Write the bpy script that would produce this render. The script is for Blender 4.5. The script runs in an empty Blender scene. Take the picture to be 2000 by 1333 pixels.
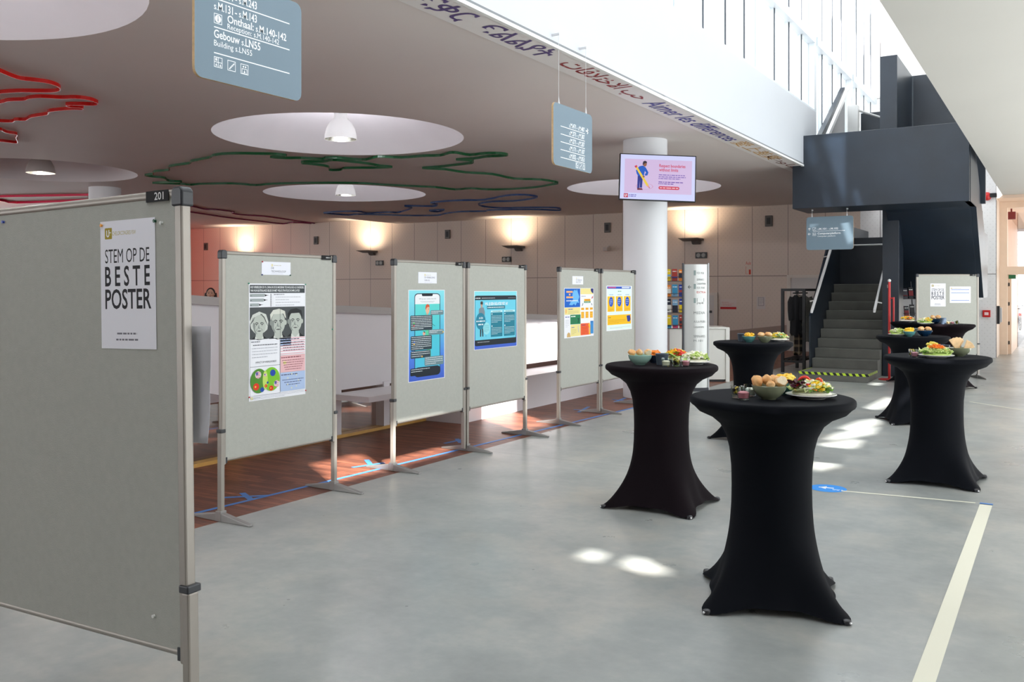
import bpy, math, random
from mathutils import Vector, Matrix
SC = bpy.context.scene
COL = SC.collection
# ------------------------------------------------------------------ camera, world, sun, exposure
F_PX, EYE, HORIZON = 1760.0, 1.65, 567.0
YAW = math.atan(1075 / 1760)
cam = bpy.data.cameras.new('camera'); cam.sensor_width = 36; cam.lens = 36 * F_PX / 2000
cam.shift_y = (HORIZON - 666.5) / 2000
cam.clip_end = 300
co = bpy.data.objects.new('camera', cam); COL.objects.link(co)
co.location = (0, 0, EYE); co.rotation_euler = (math.pi / 2, 0, YAW)
SC.camera = co
w = bpy.data.worlds.new('sky'); SC.world = w; w.use_nodes = True
wn = w.node_tree.nodes; wl = w.node_tree.links
bg = wn['Background']; bg.inputs['Strength'].default_value = 3.1
bg.inputs['Color'].default_value = (0.93, 0.97, 1.0, 1)
SUNV = Vector((1.0, -0.7, 1.0)).normalized()
sun = bpy.data.lights.new('sun', 'SUN'); sun.energy = 22; sun.angle = 0.022; sun.color = (1, 0.96, 0.9)
so = bpy.data.objects.new('sun', sun); COL.objects.link(so)
so.rotation_euler = SUNV.to_track_quat('Z', 'Y').to_euler(); so.location = (12, -12, 14)
SC.view_settings.view_transform = 'Standard'; SC.view_settings.look = 'None'
SC.view_settings.exposure = 0.2; SC.view_settings.gamma = 1
SC.view_settings.use_curve_mapping = False
SC.cycles.max_bounces = 10; SC.cycles.diffuse_bounces = 6; SC.cycles.glossy_bounces = 4
SC.cycles.transparent_max_bounces = 16; SC.cycles.caustics_reflective = False; SC.cycles.caustics_refractive = False
SC.cycles.use_denoising = True; SC.cycles.sample_clamp_indirect = 6
# ------------------------------------------------------------------ calibrated rays of the photograph
FX, FY = -math.sin(YAW), math.cos(YAW)
RX, RY = math.cos(YAW), math.sin(YAW)
def ray(px, py):
    a = (px - 1000) / F_PX
    return FX + a * RX, FY + a * RY, -(py - HORIZON) / F_PX
def atz(px, py, z=0.0):
    r = ray(px, py); t = (z - EYE) / r[2]; return Vector((r[0] * t, r[1] * t, z))
def atX(px, py, X):
    r = ray(px, py); t = X / r[0]; return Vector((X, r[1] * t, EYE + r[2] * t))
def atY(px, py, Y):
    r = ray(px, py); t = Y / r[1]; return Vector((r[0] * t, Y, EYE + r[2] * t))
def atd(px, py, d):
    r = ray(px, py); return Vector((r[0] * d, r[1] * d, EYE + r[2] * d))
# ------------------------------------------------------------------ materials
def lin(v):
    v = v / 255.0
    return v / 12.92 if v <= 0.04045 else ((v + 0.055) / 1.055) ** 2.4
def C(r, g, b): return (lin(r), lin(g), lin(b), 1)
_M = {}
def mat(name, col, rough=0.6, metal=0.0, spec=0.5, noise=0.0, nscale=8.0, bump=0.0, bscale=60.0, emit=None, es=1.0, coat=0.0):
    if name in _M: return _M[name]
    m = bpy.data.materials.new(name); m.use_nodes = True; nt = m.node_tree; b = nt.nodes['Principled BSDF']
    c = C(*col)
    b.inputs['Base Color'].default_value = c; b.inputs['Roughness'].default_value = rough
    b.inputs['Metallic'].default_value = metal; b.inputs['Specular IOR Level'].default_value = spec
    b.inputs['Coat Weight'].default_value = coat
    if emit:
        b.inputs['Emission Color'].default_value = C(*emit); b.inputs['Emission Strength'].default_value = es
    tc = None
    if noise or bump:
        tc = nt.nodes.new('ShaderNodeTexCoord')
    if noise:
        n = nt.nodes.new('ShaderNodeTexNoise'); n.inputs['Scale'].default_value = nscale; n.inputs['Detail'].default_value = 5
        nt.links.new(tc.outputs['Object'], n.inputs['Vector'])
        r = nt.nodes.new('ShaderNodeValToRGB')
        r.color_ramp.elements[0].position = 0.3; r.color_ramp.elements[1].position = 0.7
        r.color_ramp.elements[0].color = tuple(x * (1 - noise) for x in c[:3]) + (1,)
        r.color_ramp.elements[1].color = tuple(min(1, x * (1 + noise)) for x in c[:3]) + (1,)
        nt.links.new(n.outputs['Fac'], r.inputs['Fac']); nt.links.new(r.outputs['Color'], b.inputs['Base Color'])
    if bump:
        n = nt.nodes.new('ShaderNodeTexNoise'); n.inputs['Scale'].default_value = bscale; n.inputs['Detail'].default_value = 4
        nt.links.new(tc.outputs['Object'], n.inputs['Vector'])
        bp = nt.nodes.new('ShaderNodeBump'); bp.inputs['Strength'].default_value = bump; bp.inputs['Distance'].default_value = 0.01
        nt.links.new(n.outputs['Fac'], bp.inputs['Height']); nt.links.new(bp.outputs['Normal'], b.inputs['Normal'])
    _M[name] = m
    return m
def ink(r, g, b, emit=0.0):
    k = 'ink_%d_%d_%d%s' % (r, g, b, '_lit' if emit else '')
    if emit: return mat(k, (0, 0, 0), 0.4, emit=(r, g, b), es=emit)
    return mat(k, (r, g, b), 0.65, spec=0.25)
def glass(name, tint=(1, 1, 1), gloss=0.1, rough=0.02):
    if name in _M: return _M[name]
    m = bpy.data.materials.new(name); m.use_nodes = True; nt = m.node_tree; nt.nodes.clear()
    o = nt.nodes.new('ShaderNodeOutputMaterial'); mx = nt.nodes.new('ShaderNodeMixShader')
    t = nt.nodes.new('ShaderNodeBsdfTransparent'); g = nt.nodes.new('ShaderNodeBsdfGlossy')
    lw = nt.nodes.new('ShaderNodeLayerWeight'); lw.inputs['Blend'].default_value = gloss
    t.inputs['Color'].default_value = (*tint, 1); g.inputs['Roughness'].default_value = rough
    nt.links.new(lw.outputs['Facing'], mx.inputs['Fac'])
    nt.links.new(t.outputs[0], mx.inputs[1]); nt.links.new(g.outputs[0], mx.inputs[2]); nt.links.new(mx.outputs[0], o.inputs[0])
    _M[name] = m; return m

class N:                                   # tiny node helper for the large surfaces
    def __init__(s, name):
        s.m = bpy.data.materials.new(name); s.m.use_nodes = True; s.nt = s.m.node_tree
        s.b = s.nt.nodes['Principled BSDF']; s.tc = s.nt.nodes.new('ShaderNodeTexCoord')
    def new(s, t, **kw):
        n = s.nt.nodes.new(t)
        for k, v in kw.items():
            if hasattr(n, k): setattr(n, k, v)
            else: n.inputs[k].default_value = v
        return n
    def link(s, a, b): s.nt.links.new(a, b)
    def math(s, op, a, b=None, c=None):
        n = s.nt.nodes.new('ShaderNodeMath'); n.operation = op
        for i, v in enumerate((a, b, c)):
            if v is None: continue
            if isinstance(v, (int, float)): n.inputs[i].default_value = v
            else: s.link(v, n.inputs[i])
        return n.outputs[0]
    def mix(s, f, a, b, mode='MIX'):
        n = s.nt.nodes.new('ShaderNodeMix'); n.data_type = 'RGBA'; n.blend_type = mode
        for k, v in ((0, f), (6, a), (7, b)):
            if isinstance(v, (int, float)): n.inputs[k].default_value = v
            elif isinstance(v, tuple): n.inputs[k].default_value = v
            else: s.link(v, n.inputs[k])
        return n.outputs[2]
    def ramp(s, f, *st):
        n = s.nt.nodes.new('ShaderNodeValToRGB'); e = n.color_ramp.elements
        while len(e) < len(st): e.new(0.5)
        for i, (p, c) in enumerate(st):
            e[i].position = p; e[i].color = c if isinstance(c, tuple) else (c, c, c, 1)
        s.link(f, n.inputs[0]); return n.outputs[0]
    def noise(s, sc, det=5, vec=None, rough=0.55):
        n = s.new('ShaderNodeTexNoise', Scale=sc, Detail=det, Roughness=rough)
        s.link(vec or s.tc.outputs['Object'], n.inputs['Vector']); return n.outputs['Fac']
    def xyz(s):
        n = s.nt.nodes.new('ShaderNodeSeparateXYZ'); s.link(s.tc.outputs['Object'], n.inputs[0]); return n.outputs

def m_concrete():
    n = N('polished_concrete'); x, y, z = n.xyz()
    a = n.noise(0.55, 6); b = n.noise(2.6, 8, rough=0.65); c = n.noise(14, 6)
    f = n.math('ADD', n.math('MULTIPLY', a, 0.5), n.math('ADD', n.math('MULTIPLY', b, 0.35), n.math('MULTIPLY', c, 0.15)))
    col = n.ramp(f, (0.36, C(134, 138, 137)), (0.5, C(153, 157, 155)), (0.62, C(174, 174, 169)))
    v = n.new('ShaderNodeTexVoronoi', Scale=4.2); n.link(n.tc.outputs['Object'], v.inputs['Vector'])
    sp = n.math('LESS_THAN', v.outputs['Distance'], n.math('MULTIPLY', c, 0.075))
    col = n.mix(n.math('MULTIPLY', sp, 0.55), col, C(80, 82, 82))
    v2 = n.noise(5.5, 2); st = n.ramp(v2, (0.6, 0.0), (0.78, 1.0))
    col = n.mix(n.math('MULTIPLY', st, 0.12), col, C(120, 122, 120))
    wv = n.noise(1.3, 3); warm = n.ramp(wv, (0.52, 0.0), (0.75, 1.0))
    col = n.mix(n.math('MULTIPLY', warm, 0.22), col, C(186, 172, 152))
    jt = None
    for Y in (7.74, 16.3, 24.3, -0.8):
        d = n.math('LESS_THAN', n.math('ABSOLUTE', n.math('SUBTRACT', y, Y)), 0.005)
        jt = d if jt is None else n.math('MAXIMUM', jt, d)
    col = n.mix(n.math('MULTIPLY', jt, 0.6), col, C(95, 95, 92))
    n.link(col, n.b.inputs['Base Color'])
    n.link(n.ramp(n.noise(1.8, 6), (0.3, 0.27), (0.7, 0.38)), n.b.inputs['Roughness'])
    n.b.inputs['Specular IOR Level'].default_value = 0.55
    bp = n.new('ShaderNodeBump', Strength=0.015, Distance=0.02); n.link(n.noise(3, 4), bp.inputs['Height']); n.link(bp.outputs[0], n.b.inputs['Normal'])
    return n.m
def m_parquet():
    n = N('dark_parquet')
    mp = n.new('ShaderNodeMapping'); n.link(n.tc.outputs['Object'], mp.inputs['Vector'])
    br = n.new('ShaderNodeTexBrick', Scale=1.0); br.offset = 0.37; br.offset_frequency = 3
    br.inputs['Brick Width'].default_value = 0.42; br.inputs['Row Height'].default_value = 0.062; br.inputs['Mortar Size'].default_value = 0.0012
    br.inputs['Color1'].default_value = C(98, 60, 48); br.inputs['Color2'].default_value = C(134, 84, 64); br.inputs['Mortar'].default_value = C(46, 28, 24)
    br.inputs['Bias'].default_value = -0.1
    n.link(mp.outputs[0], br.inputs['Vector'])
    mp2 = n.new('ShaderNodeMapping'); mp2.inputs['Scale'].default_value = (3, 34, 1); n.link(n.tc.outputs['Object'], mp2.inputs['Vector'])
    g = n.noise(1.4, 6, vec=mp2.outputs[0])
    col = n.mix(0.6, br.outputs['Color'], n.ramp(g, (0.3, 0.28), (0.7, 0.85)), 'OVERLAY')
    n.link(col, n.b.inputs['Base Color']); n.b.inputs['Roughness'].default_value = 0.42; n.b.inputs['Specular IOR Level'].default_value = 0.25
    return n.m
def m_wallpanel(name='perforated_panels', white=(208, 190, 176), ox=-7.34, oy=0.0, axis='x', pit=0.98, seams=(2.04,), dots=True):
    n = N(name); x, y, z = n.xyz(); u = x if axis == 'x' else y
    q = n.math('FRACT', n.math('DIVIDE', n.math('SUBTRACT', u, ox), pit))
    seam = n.math('LESS_THAN', n.math('ABSOLUTE', n.math('SUBTRACT', q, 0.5)), 0.5 - 0.007)
    seam = n.math('SUBTRACT', 1.0, seam)
    for s in seams:
        seam = n.math('MAXIMUM', seam, n.math('LESS_THAN', n.math('ABSOLUTE', n.math('SUBTRACT', z, s)), 0.009))
    col = n.mix(n.noise(0.5, 3), C(*white), C(*[v - 8 for v in white]))
    if dots:
        row = n.math('FLOOR', n.math('DIVIDE', z, 0.07))
        du = n.math('SUBTRACT', n.math('FRACT', n.math('ADD', n.math('DIVIDE', u, 0.12), n.math('MULTIPLY', row, 0.5))), 0.5)
        dz = n.math('SUBTRACT', n.math('FRACT', n.math('DIVIDE', z, 0.07)), 0.5)
        d = n.math('SQRT', n.math('ADD', n.math('POWER', n.math('MULTIPLY', du, 0.12), 2), n.math('POWER', n.math('MULTIPLY', dz, 0.07), 2)))
        hole = n.math('LESS_THAN', d, 0.014)
        col = n.mix(n.math('MULTIPLY', hole, 0.12), col, C(90, 78, 72))
    col = n.mix(n.math('MULTIPLY', seam, 0.8), col, C(70, 56, 50))
    n.link(col, n.b.inputs['Base Color']); n.b.inputs['Roughness'].default_value = 0.42
    return n.m
# ------------------------------------------------------------------ mesh builder
class MB:
    def __init__(s): s.v = []; s.f = []; s.mi = []; s.cur = 0; s.M = None
    def add(s, vs, fs):
        b = len(s.v)
        for p in vs:
            p = Vector(p)
            s.v.append(s.M @ p if s.M is not None else p)
        for f in fs: s.f.append([b + i for i in f]); s.mi.append(s.cur)
        return s
    def box(s, x0, x1, y0, y1, z0, z1):
        return s.add([(x0, y0, z0), (x1, y0, z0), (x1, y1, z0), (x0, y1, z0), (x0, y0, z1), (x1, y0, z1), (x1, y1, z1), (x0, y1, z1)],
              [(0, 3, 2, 1), (4, 5, 6, 7), (0, 1, 5, 4), (1, 2, 6, 5), (2, 3, 7, 6), (3, 0, 4, 7)])
    def prism(s, pts, a, b, axis='x'):    # polygon in the two other axes, extruded along axis
        def P(p, t): return (t, p[0], p[1]) if axis == 'x' else ((p[0], t, p[1]) if axis == 'y' else (p[0], p[1], t))
        n = len(pts)
        return s.add([P(p, a) for p in pts] + [P(p, b) for p in pts],
              [tuple(range(n))[::-1], tuple(range(n, 2 * n))] + [(i, (i + 1) % n, n + (i + 1) % n, n + i) for i in range(n)])
    def tube(s, pts, r, n=8, caps=True, closed=False):
        pts = [Vector(p) for p in pts]; rs = r if isinstance(r, (list, tuple)) else [r] * len(pts)
        vs = []; m = len(pts)
        up = None
        for i, p in enumerate(pts):
            if closed: t = pts[(i + 1) % m] - pts[i - 1]
            else: t = pts[min(i + 1, m - 1)] - pts[max(i - 1, 0)]
            t.normalize()
            if up is None:
                up = Vector((0, 0, 1)) if abs(t.z) < 0.9 else Vector((1, 0, 0))
            a = t.cross(up)
            if a.length < 1e-4: a = t.cross(Vector((1, 0.3, 0.2)))
            a.normalize(); b = a.cross(t); b.normalize(); up = b
            for k in range(n):
                th = 2 * math.pi * k / n
                vs.append(p + (a * math.cos(th) + b * math.sin(th)) * rs[i])
        fs = []
        for i in range(m if closed else m - 1):
            j = (i + 1) % m
            for k in range(n):
                fs.append((i * n + k, i * n + (k + 1) % n, j * n + (k + 1) % n, j * n + k))
        if caps and not closed:
            fs.append(tuple(range(n))); fs.append(tuple(range((m - 1) * n, m * n))[::-1])
        return s.add(vs, fs)
    def lathe(s, prof, n=32, cx=0, cy=0, cap0=True, cap1=True):
        vs = []; m = len(prof)
        for r, z in prof:
            for k in range(n):
                th = 2 * math.pi * k / n; vs.append((cx + r * math.cos(th), cy + r * math.sin(th), z))
        fs = [(i * n + k, i * n + (k + 1) % n, (i + 1) * n + (k + 1) % n, (i + 1) * n + k) for i in range(m - 1) for k in range(n)]
        if cap0: fs.append(tuple(range(n))[::-1])
        if cap1: fs.append(tuple(range((m - 1) * n, m * n)))
        return s.add(vs, fs)
    def ball(s, c, r, nu=12, nv=8, fn=None):
        rx, ry, rz = r if isinstance(r, (tuple, list)) else (r, r, r)
        vs = [(0, 0, -1)]; 
        for i in range(1, nv):
            ph = -math.pi / 2 + math.pi * i / nv
            for k in range(nu):
                th = 2 * math.pi * k / nu
                vs.append((math.cos(ph) * math.cos(th), math.cos(ph) * math.sin(th), math.sin(ph)))
        vs.append((0, 0, 1))
        out = []
        for v in vs:
            q = fn(v) if fn else 1.0
            out.append((c[0] + v[0] * rx * q, c[1] + v[1] * ry * q, c[2] + v[2] * rz * q))
        fs = [(0, 1 + (k + 1) % nu, 1 + k) for k in range(nu)]
        for i in range(nv - 2):
            a = 1 + i * nu; b = a + nu
            fs += [(a + k, a + (k + 1) % nu, b + (k + 1) % nu, b + k) for k in range(nu)]
        L = len(vs) - 1; a = 1 + (nv - 2) * nu
        fs += [(a + k, a + (k + 1) % nu, L) for k in range(nu)]
        return s.add(out, fs)
    def build(s, name, mats, parent=None, smooth=None, bevel=0, loc=None):
        me = bpy.data.meshes.new(name); me.from_pydata([tuple(v) for v in s.v], [], s.f)
        mats = mats if isinstance(mats, (list, tuple)) else [mats]
        for m in mats: me.materials.append(m)
        for p, i in zip(me.polygons, s.mi): p.material_index = i
        me.validate(); me.update()
        o = bpy.data.objects.new(name, me); COL.objects.link(o)
        if smooth is not None:
            me.shade_smooth()
            if smooth: me.set_sharp_from_angle(angle=math.radians(smooth))
        if bevel:
            bv = o.modifiers.new('bevel', 'BEVEL'); bv.width = bevel; bv.segments = 2; bv.limit_method = 'ANGLE'
        if parent: o.parent = parent
        if loc: o.location = loc
        return o
def rotz(a, loc=(0, 0, 0)): return Matrix.Translation(loc) @ Matrix.Rotation(a, 4, 'Z')
def tag(o, label, cat, group=None, kind=None):
    o['label'] = label; o['category'] = cat
    if group: o['group'] = group
    if kind: o['kind'] = kind
    return o
def thing(name, label, cat, loc=(0, 0, 0), rz=0, group=None):
    o = bpy.data.objects.new(name, None); COL.objects.link(o); o.location = loc; o.rotation_euler = (0, 0, rz)
    o.empty_display_size = 0.1
    return tag(o, label, cat, group)
def struct(o): o['kind'] = 'structure'; return o
# ------------------------------------------------------------------ lettering and flat print
_G = {}
def glyphs(s, bold=0.0):
    k = (s, bold)
    if k in _G: return _G[k]
    c = bpy.data.curves.new('lettering', 'FONT'); c.body = s; c.size = 1; c.resolution_u = 3; c.offset = bold
    o = bpy.data.objects.new('lettering', c); COL.objects.link(o)
    dg = bpy.context.evaluated_depsgraph_get()
    me = bpy.data.meshes.new_from_object(o.evaluated_get(dg), depsgraph=dg)
    vs = [(v.co.x, v.co.y) for v in me.vertices]; fs = [tuple(p.vertices) for p in me.polygons]
    bpy.data.objects.remove(o); bpy.data.curves.remove(c); bpy.data.meshes.remove(me)
    xs = [v[0] for v in vs] or [0]
    _G[k] = (vs, fs, min(xs), max(xs)); return _G[k]
class Print:
    """flat printed sheet: drawing units W x H, origin top left; real size w x h metres; lies in local XZ facing -Y"""
    def __init__(s, w, h, W, H, eps=0.0006, emit=0.0):
        s.w, s.h, s.W, s.H, s.eps, s.emit = w, h, W, H, min(eps, 0.00005), emit; s.mb = MB(); s.mats = []; s.layer = 1
    def mi(s, col):
        m = col if not isinstance(col, tuple) else ink(*col, s.emit)
        if m not in s.mats: s.mats.append(m)
        s.mb.cur = s.mats.index(m)
    def put(s, pts, faces, col):
        s.mi(col); y = -s.eps * s.layer
        s.mb.add([(p[0] / s.W * s.w, y, (1 - p[1] / s.H) * s.h) for p in pts], faces)
    def poly(s, pts, col): s.put(pts, [tuple(range(len(pts)))], col); s.layer += 1
    def rect(s, x0, y0, x1, y1, col, up=True):
        s.put([(x0, y1), (x1, y1), (x1, y0), (x0, y0)], [(0, 1, 2, 3)], col); s.layer += up
    def ell(s, cx, cy, rx, ry, col, n=28, a0=0, a1=360):
        pts = [(cx + rx * math.cos(math.radians(a0 + (a1 - a0) * i / n)), cy + ry * math.sin(math.radians(a0 + (a1 - a0) * i / n))) for i in range(n + (a1 - a0 < 360))]
        s.poly(pts, col)
    def rrect(s, x0, y0, x1, y1, r, col, ry=None):
        ry = ry or r; pts = []
        for cx, cy, a in ((x1 - r, y0 + ry, -90), (x1 - r, y1 - ry, 0), (x0 + r, y1 - ry, 90), (x0 + r, y0 + ry, 180)):
            for i in range(6):
                t = math.radians(a + 18 * i); pts.append((cx + r * math.cos(t), cy + ry * math.sin(t)))
        s.poly(pts, col)
    def ring(s, cx, cy, rx, ry, t, col, n=36):
        pts = []
        for i in range(n):
            a = 2 * math.pi * i / n
            pts += [(cx + rx * math.cos(a), cy + ry * math.sin(a)), (cx + (rx - t) * math.cos(a), cy + (ry - t * ry / rx) * math.sin(a))]
        s.put(pts, [(2 * i, 2 * i + 1, (2 * i + 3) % (2 * n), (2 * i + 2) % (2 * n)) for i in range(n)], col); s.layer += 1
    def frame(s, x0, y0, x1, y1, t, col):
        for a in ((x0, y0, x1, y0 + t), (x0, y1 - t, x1, y1), (x0, y0 + t, x0 + t, y1 - t), (x1 - t, y0 + t, x1, y1 - t)): s.rect(*a, col, up=False)
        s.layer += 1
    def line(s, x0, y0, x1, y1, t, col):
        dx, dy = x1 - x0, y1 - y0; L = math.hypot(dx, dy) or 1; nx, ny = -dy / L * t / 2, dx / L * t / 2
        s.put([(x0 + nx, y0 + ny), (x1 + nx, y1 + ny), (x1 - nx, y1 - ny), (x0 - nx, y0 - ny)], [(0, 1, 2, 3)], col)
    def text(s, t, x, y, h, col, w=None, al='l', bold=0.0):
        vs, fs, a, b = glyphs(t, bold); ky = h / 0.69
        kx = (w / (b - a)) if w else ky * s.W / s.w * s.h / s.H
        W = (b - a) * kx; x0 = x if al == 'l' else (x - W if al == 'r' else x - W / 2)
        s.put([(x0 + (p[0] - a) * kx, y - p[1] * ky) for p in vs], fs, col)
        return x0 + W
    def words(s, x0, x1, y, h, col, seed=0, fill=1.0):
        r = random.Random(seed * 7919 + int(y * 13)); x = x0; X = x0 + (x1 - x0) * fill
        u = h * s.h / s.H * s.W / s.w
        while x < X:
            L = u * r.uniform(1.2, 5.0); e = min(x + L, X)
            s.put([(x, y + h / 2), (e, y + h / 2), (e, y - h / 2), (x, y - h / 2)], [(0, 1, 2, 3)], col)
            x += L + u * 0.7
    def para(s, x0, x1, y0, dy, n, h, col, seed=0, last=0.6):
        for i in range(n): s.words(x0, x1, y0 + i * dy, h, col, seed + i, 1.0 if i < n - 1 else last)
    def build(s, name, base, thick=0.0012, parent=None, curl=None):
        b = ink(*base, s.emit) if isinstance(base, tuple) else base
        if b not in s.mats: s.mats.append(b)
        s.mb.cur = s.mats.index(b)
        if thick: s.mb.box(0, s.w, 0, thick, 0, s.h); s.mb.add([(0, -0.00002, 0), (s.w, -0.00002, 0), (s.w, -0.00002, s.h), (0, -0.00002, s.h)], [(0, 1, 2, 3)])
        if curl:
            for v in s.mb.v: v.y += curl(v.x / s.w, v.z / s.h)
        return s.mb.build(name, s.mats, parent)
# ------------------------------------------------------------------ room shell
ZC = 3.97; YB = 24.8; XF = -4.08; XS = -1.25
white = mat('white_paint', (232, 232, 230), 0.55, noise=0.015, nscale=1.5)
ceilm = mat('ceiling_paint', (226, 218, 214), 0.6, noise=0.02, nscale=0.6)
slabm = mat('slab_paint', (196, 194, 190), 0.6, noise=0.015, nscale=0.8)
domem = mat('recess_plaster', (236, 233, 236), 0.7, noise=0.03, nscale=1.2)
framew = mat('window_frame_white', (206, 214, 220), 0.4)
darkline = mat('window_gasket', (70, 74, 84), 0.5)
alu = mat('aluminium', (150, 146, 140), 0.38, metal=0.6, noise=0.04, nscale=20)
def filled(name, outer, holes, put, m):
    c = bpy.data.curves.new(name, 'CURVE'); c.dimensions = '2D'; c.fill_mode = 'BOTH'
    for pts in [outer] + holes:
        sp = c.splines.new('POLY'); sp.points.add(len(pts) - 1); sp.use_cyclic_u = True
        for q, p in zip(sp.points, pts): q.co = (p[0], p[1], 0, 1)
    o = bpy.data.objects.new(name, c); COL.objects.link(o)
    dg = bpy.context.evaluated_depsgraph_get()
    me = bpy.data.meshes.new_from_object(o.evaluated_get(dg), depsgraph=dg)
    b = MB(); b.add([put(v.co.x, v.co.y) for v in me.vertices], [tuple(p.vertices) for p in me.polygons])
    bpy.data.objects.remove(o); bpy.data.curves.remove(c); bpy.data.meshes.remove(me)
    return b.build(name, m)
def circ(cx, cy, r, n=64): return [(cx + r * math.cos(2 * math.pi * i / n), cy + r * math.sin(2 * math.pi * i / n)) for i in range(n)]
def rect2(x0, y0, x1, y1): return [(x0, y0), (x1, y0), (x1, y1), (x0, y1)]
struct(MB().box(-5.12, 4, -8, 60, -0.12, 0).build('floor', m_concrete()))
struct(MB().box(-36, -5.12, -8, YB, -0.12, 0).build('floor', m_parquet()))
def camxy(r, d): return (d * FX + r * RX, d * FY + r * RY)
CIRC = [(*camxy(-2.59, 13.62), 1.86), (*camxy(-4.0, 21.66), 1.92), (*camxy(2.97, 20.4), 1.72), (*camxy(-4.62, 6.5), 1.86), (*camxy(-9.18, 17.55), 1.75)]
struct(filled('ceiling', rect2(-19.8, -8, -4.5, YB), [circ(*c) for c in CIRC], lambda x, y: (x, y, ZC), ceilm))
for i, c in enumerate(CIRC):
    b = MB(); prof = []
    H = 0.62; R = (c[2] ** 2 + H * H) / (2 * H)
    for k in range(13):
        r = c[2] * (1 - k / 12); prof.append((max(r, 0.01), ZC + math.sqrt(R * R - r * r) - (R - H)))
    b.lathe(prof, 64, c[0], c[1], cap0=False)
    struct(b.build('ceiling_recess', domem, smooth=60))
struct(MB().box(-36, -19.8, -8, YB, 4.16, 4.2).build('ceiling', ceilm))
struct(MB().box(-19.84, -19.8, -8, YB, ZC, 4.18).build('trim_1', ceilm))
# gallery edge above the board row
struct(MB().box(-4.5, XF, -0.6, 18.0, ZC, 5.1).build('wall_left', mat('fascia_paint', (196, 200, 206), 0.5, noise=0.01, nscale=1)))
strip = mat('soffit_strip', (238, 234, 232), 0.4, noise=0.03, nscale=0.7)
struct(MB().box(-4.5, XF - 0.02, -8, YB, 3.952, 3.975).build('trim_2', strip))
struct(MB().prism([(-12.0, 0.02), (-6.4, 0.7), (-6.4, 0.0), (-12.0, 0.0)], YB - 0.02, YB, 'y').build('baseboard_back', mat('ramp_skirting', (150, 128, 116), 0.5)))
b = MB().box(XF - 0.03, XF + 0.012, -8, 18.0, 3.935, 3.966); b.cur = 1; b.box(XF - 0.01, XF + 0.004, -8, 18.0, 3.966, 3.992)
struct(b.build('trim_3', [white, mat('shadow_gap', (120, 124, 128), 0.6)]))
# back wall with the tall part inside the light well
wp = m_wallpanel()
struct(MB().box(-36, -4.5, YB, YB + 0.2, 0, 4.2).build('wall_back', wp))
wpw = m_wallpanel('white_dimpled_panels', (226, 224, 224), -1.37, axis='x', pit=1.32, seams=(2.04, 3.97, 6.6))
struct(MB().box(-4.5, -1.37, YB, YB + 0.2, 0, 9.5).build('wall_back', wpw))
redm = mat('red_wall', (196, 70, 60), 0.55, noise=0.05, nscale=1)
b = MB().box(-31.7, -31.5, 21.5, YB + 0.2, 0, 4.2).box(-31.7, -31.5, -8, 21.5, 0, 0.3).box(-31.7, -31.5, -8, 21.5, 3.98, 4.2)
for i in range(11): b.box(-31.7, -31.5, -8 + 2.95 * i - 0.06, -8 + 2.95 * i + 0.06, 0.3, 3.98)
struct(b.build('wall_left', redm))
struct(MB().box(-31.7, -29, -8.2, -8, 0, 4.2).box(-9, 4, -8.2, -8, 0, 4.2).build('wall_front', white))  # unseen; closed part dims the nearest board, gap left to light the ceiling
woodw = mat('pale_wood_wall', (224, 206, 190), 0.4, noise=0.06, nscale=2.5)
b = MB().box(4, 4.2, 23, 27, 0, 4.2).box(4, 4.2, 36, 60, 0, 4.2)
b.box(4, 4.2, -8, 2.6, 0, 4.0)  # unseen wall, closed here to dim the nearest board, open beyond for daylight
for i in range(5): b.box(4, 4.2, 6.5 + 4 * i, 6.7 + 4 * i, 0, 4.0)
struct(b.build('wall_right', woodw))
# right hand slab with unseen holes, shaped to cast the floor's sun patches
def up(p, z=ZC): return (p.x + z * 1.0, p.y - 0.7 * z)
sunq = [[(1128, 1092), (1200, 1050), (1224, 1047), (1165, 1096)], [(1215, 1106), (1290, 1062), (1340, 1053), (1376, 1080), (1382, 1098), (1340, 1116), (1260, 1120)],
        [(1586, 922), (1586, 905), (1622, 894), (1650, 893), (1630, 912)], [(1590, 892), (1605, 868), (1682, 858), (1672, 872), (1640, 884)],
        [(1610, 861), (1640, 846), (1716, 832), (1702, 848), (1660, 856)], [(1640, 838), (1680, 822), (1722, 817), (1716, 829), (1660, 841)],
        [(1686, 799), (1738, 775), (1750, 788), (1715, 801)], [(1700, 752), (1722, 742), (1735, 744), (1712, 754)]]
def clip(poly, a, b_, c):                # keep a*x + b*y <= c
    out = []
    for i in range(len(poly)):
        p, q = poly[i - 1], poly[i]; fp, fq = a * p.x + b_ * p.y - c, a * q.x + b_ * q.y - c
        if (fp <= 0) != (fq <= 0): out.append(p.lerp(q, fp / (fp - fq)))
        if fq <= 0: out.append(q)
    return out
sunq = [[atz(*p) for p in q] for q in sunq]
sunq[0] = clip(sunq[0], 0, 1, 5.14); sunq[1] = clip(sunq[1], 0.7, 1.0, 3.6); sunq[2] = clip(sunq[2], 0, 1, 8.92); sunq[3] = clip(sunq[3], 0, -1, -9.84)
holes = [[up(p) for p in q] for q in sunq if len(q) > 2]
holes = [h for h in holes if min(p[0] for p in h) > XS + 0.05 and max(p[0] for p in h) < 3.9]
struct(filled('ceiling', rect2(XS, -8, 4, YB + 0.2), holes, lambda x, y: (x, y, ZC), slabm))
struct(MB().box(-4.5, XS, -8, -0.6, ZC, ZC + 0.1).build('ceiling', ceilm))  # added lid over the unseen near end of the well, dims the nearest board
struct(MB().box(XS, XS + 0.04, -8, YB, ZC + 0.004, 4.05).build('trim_4', slabm))
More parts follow.
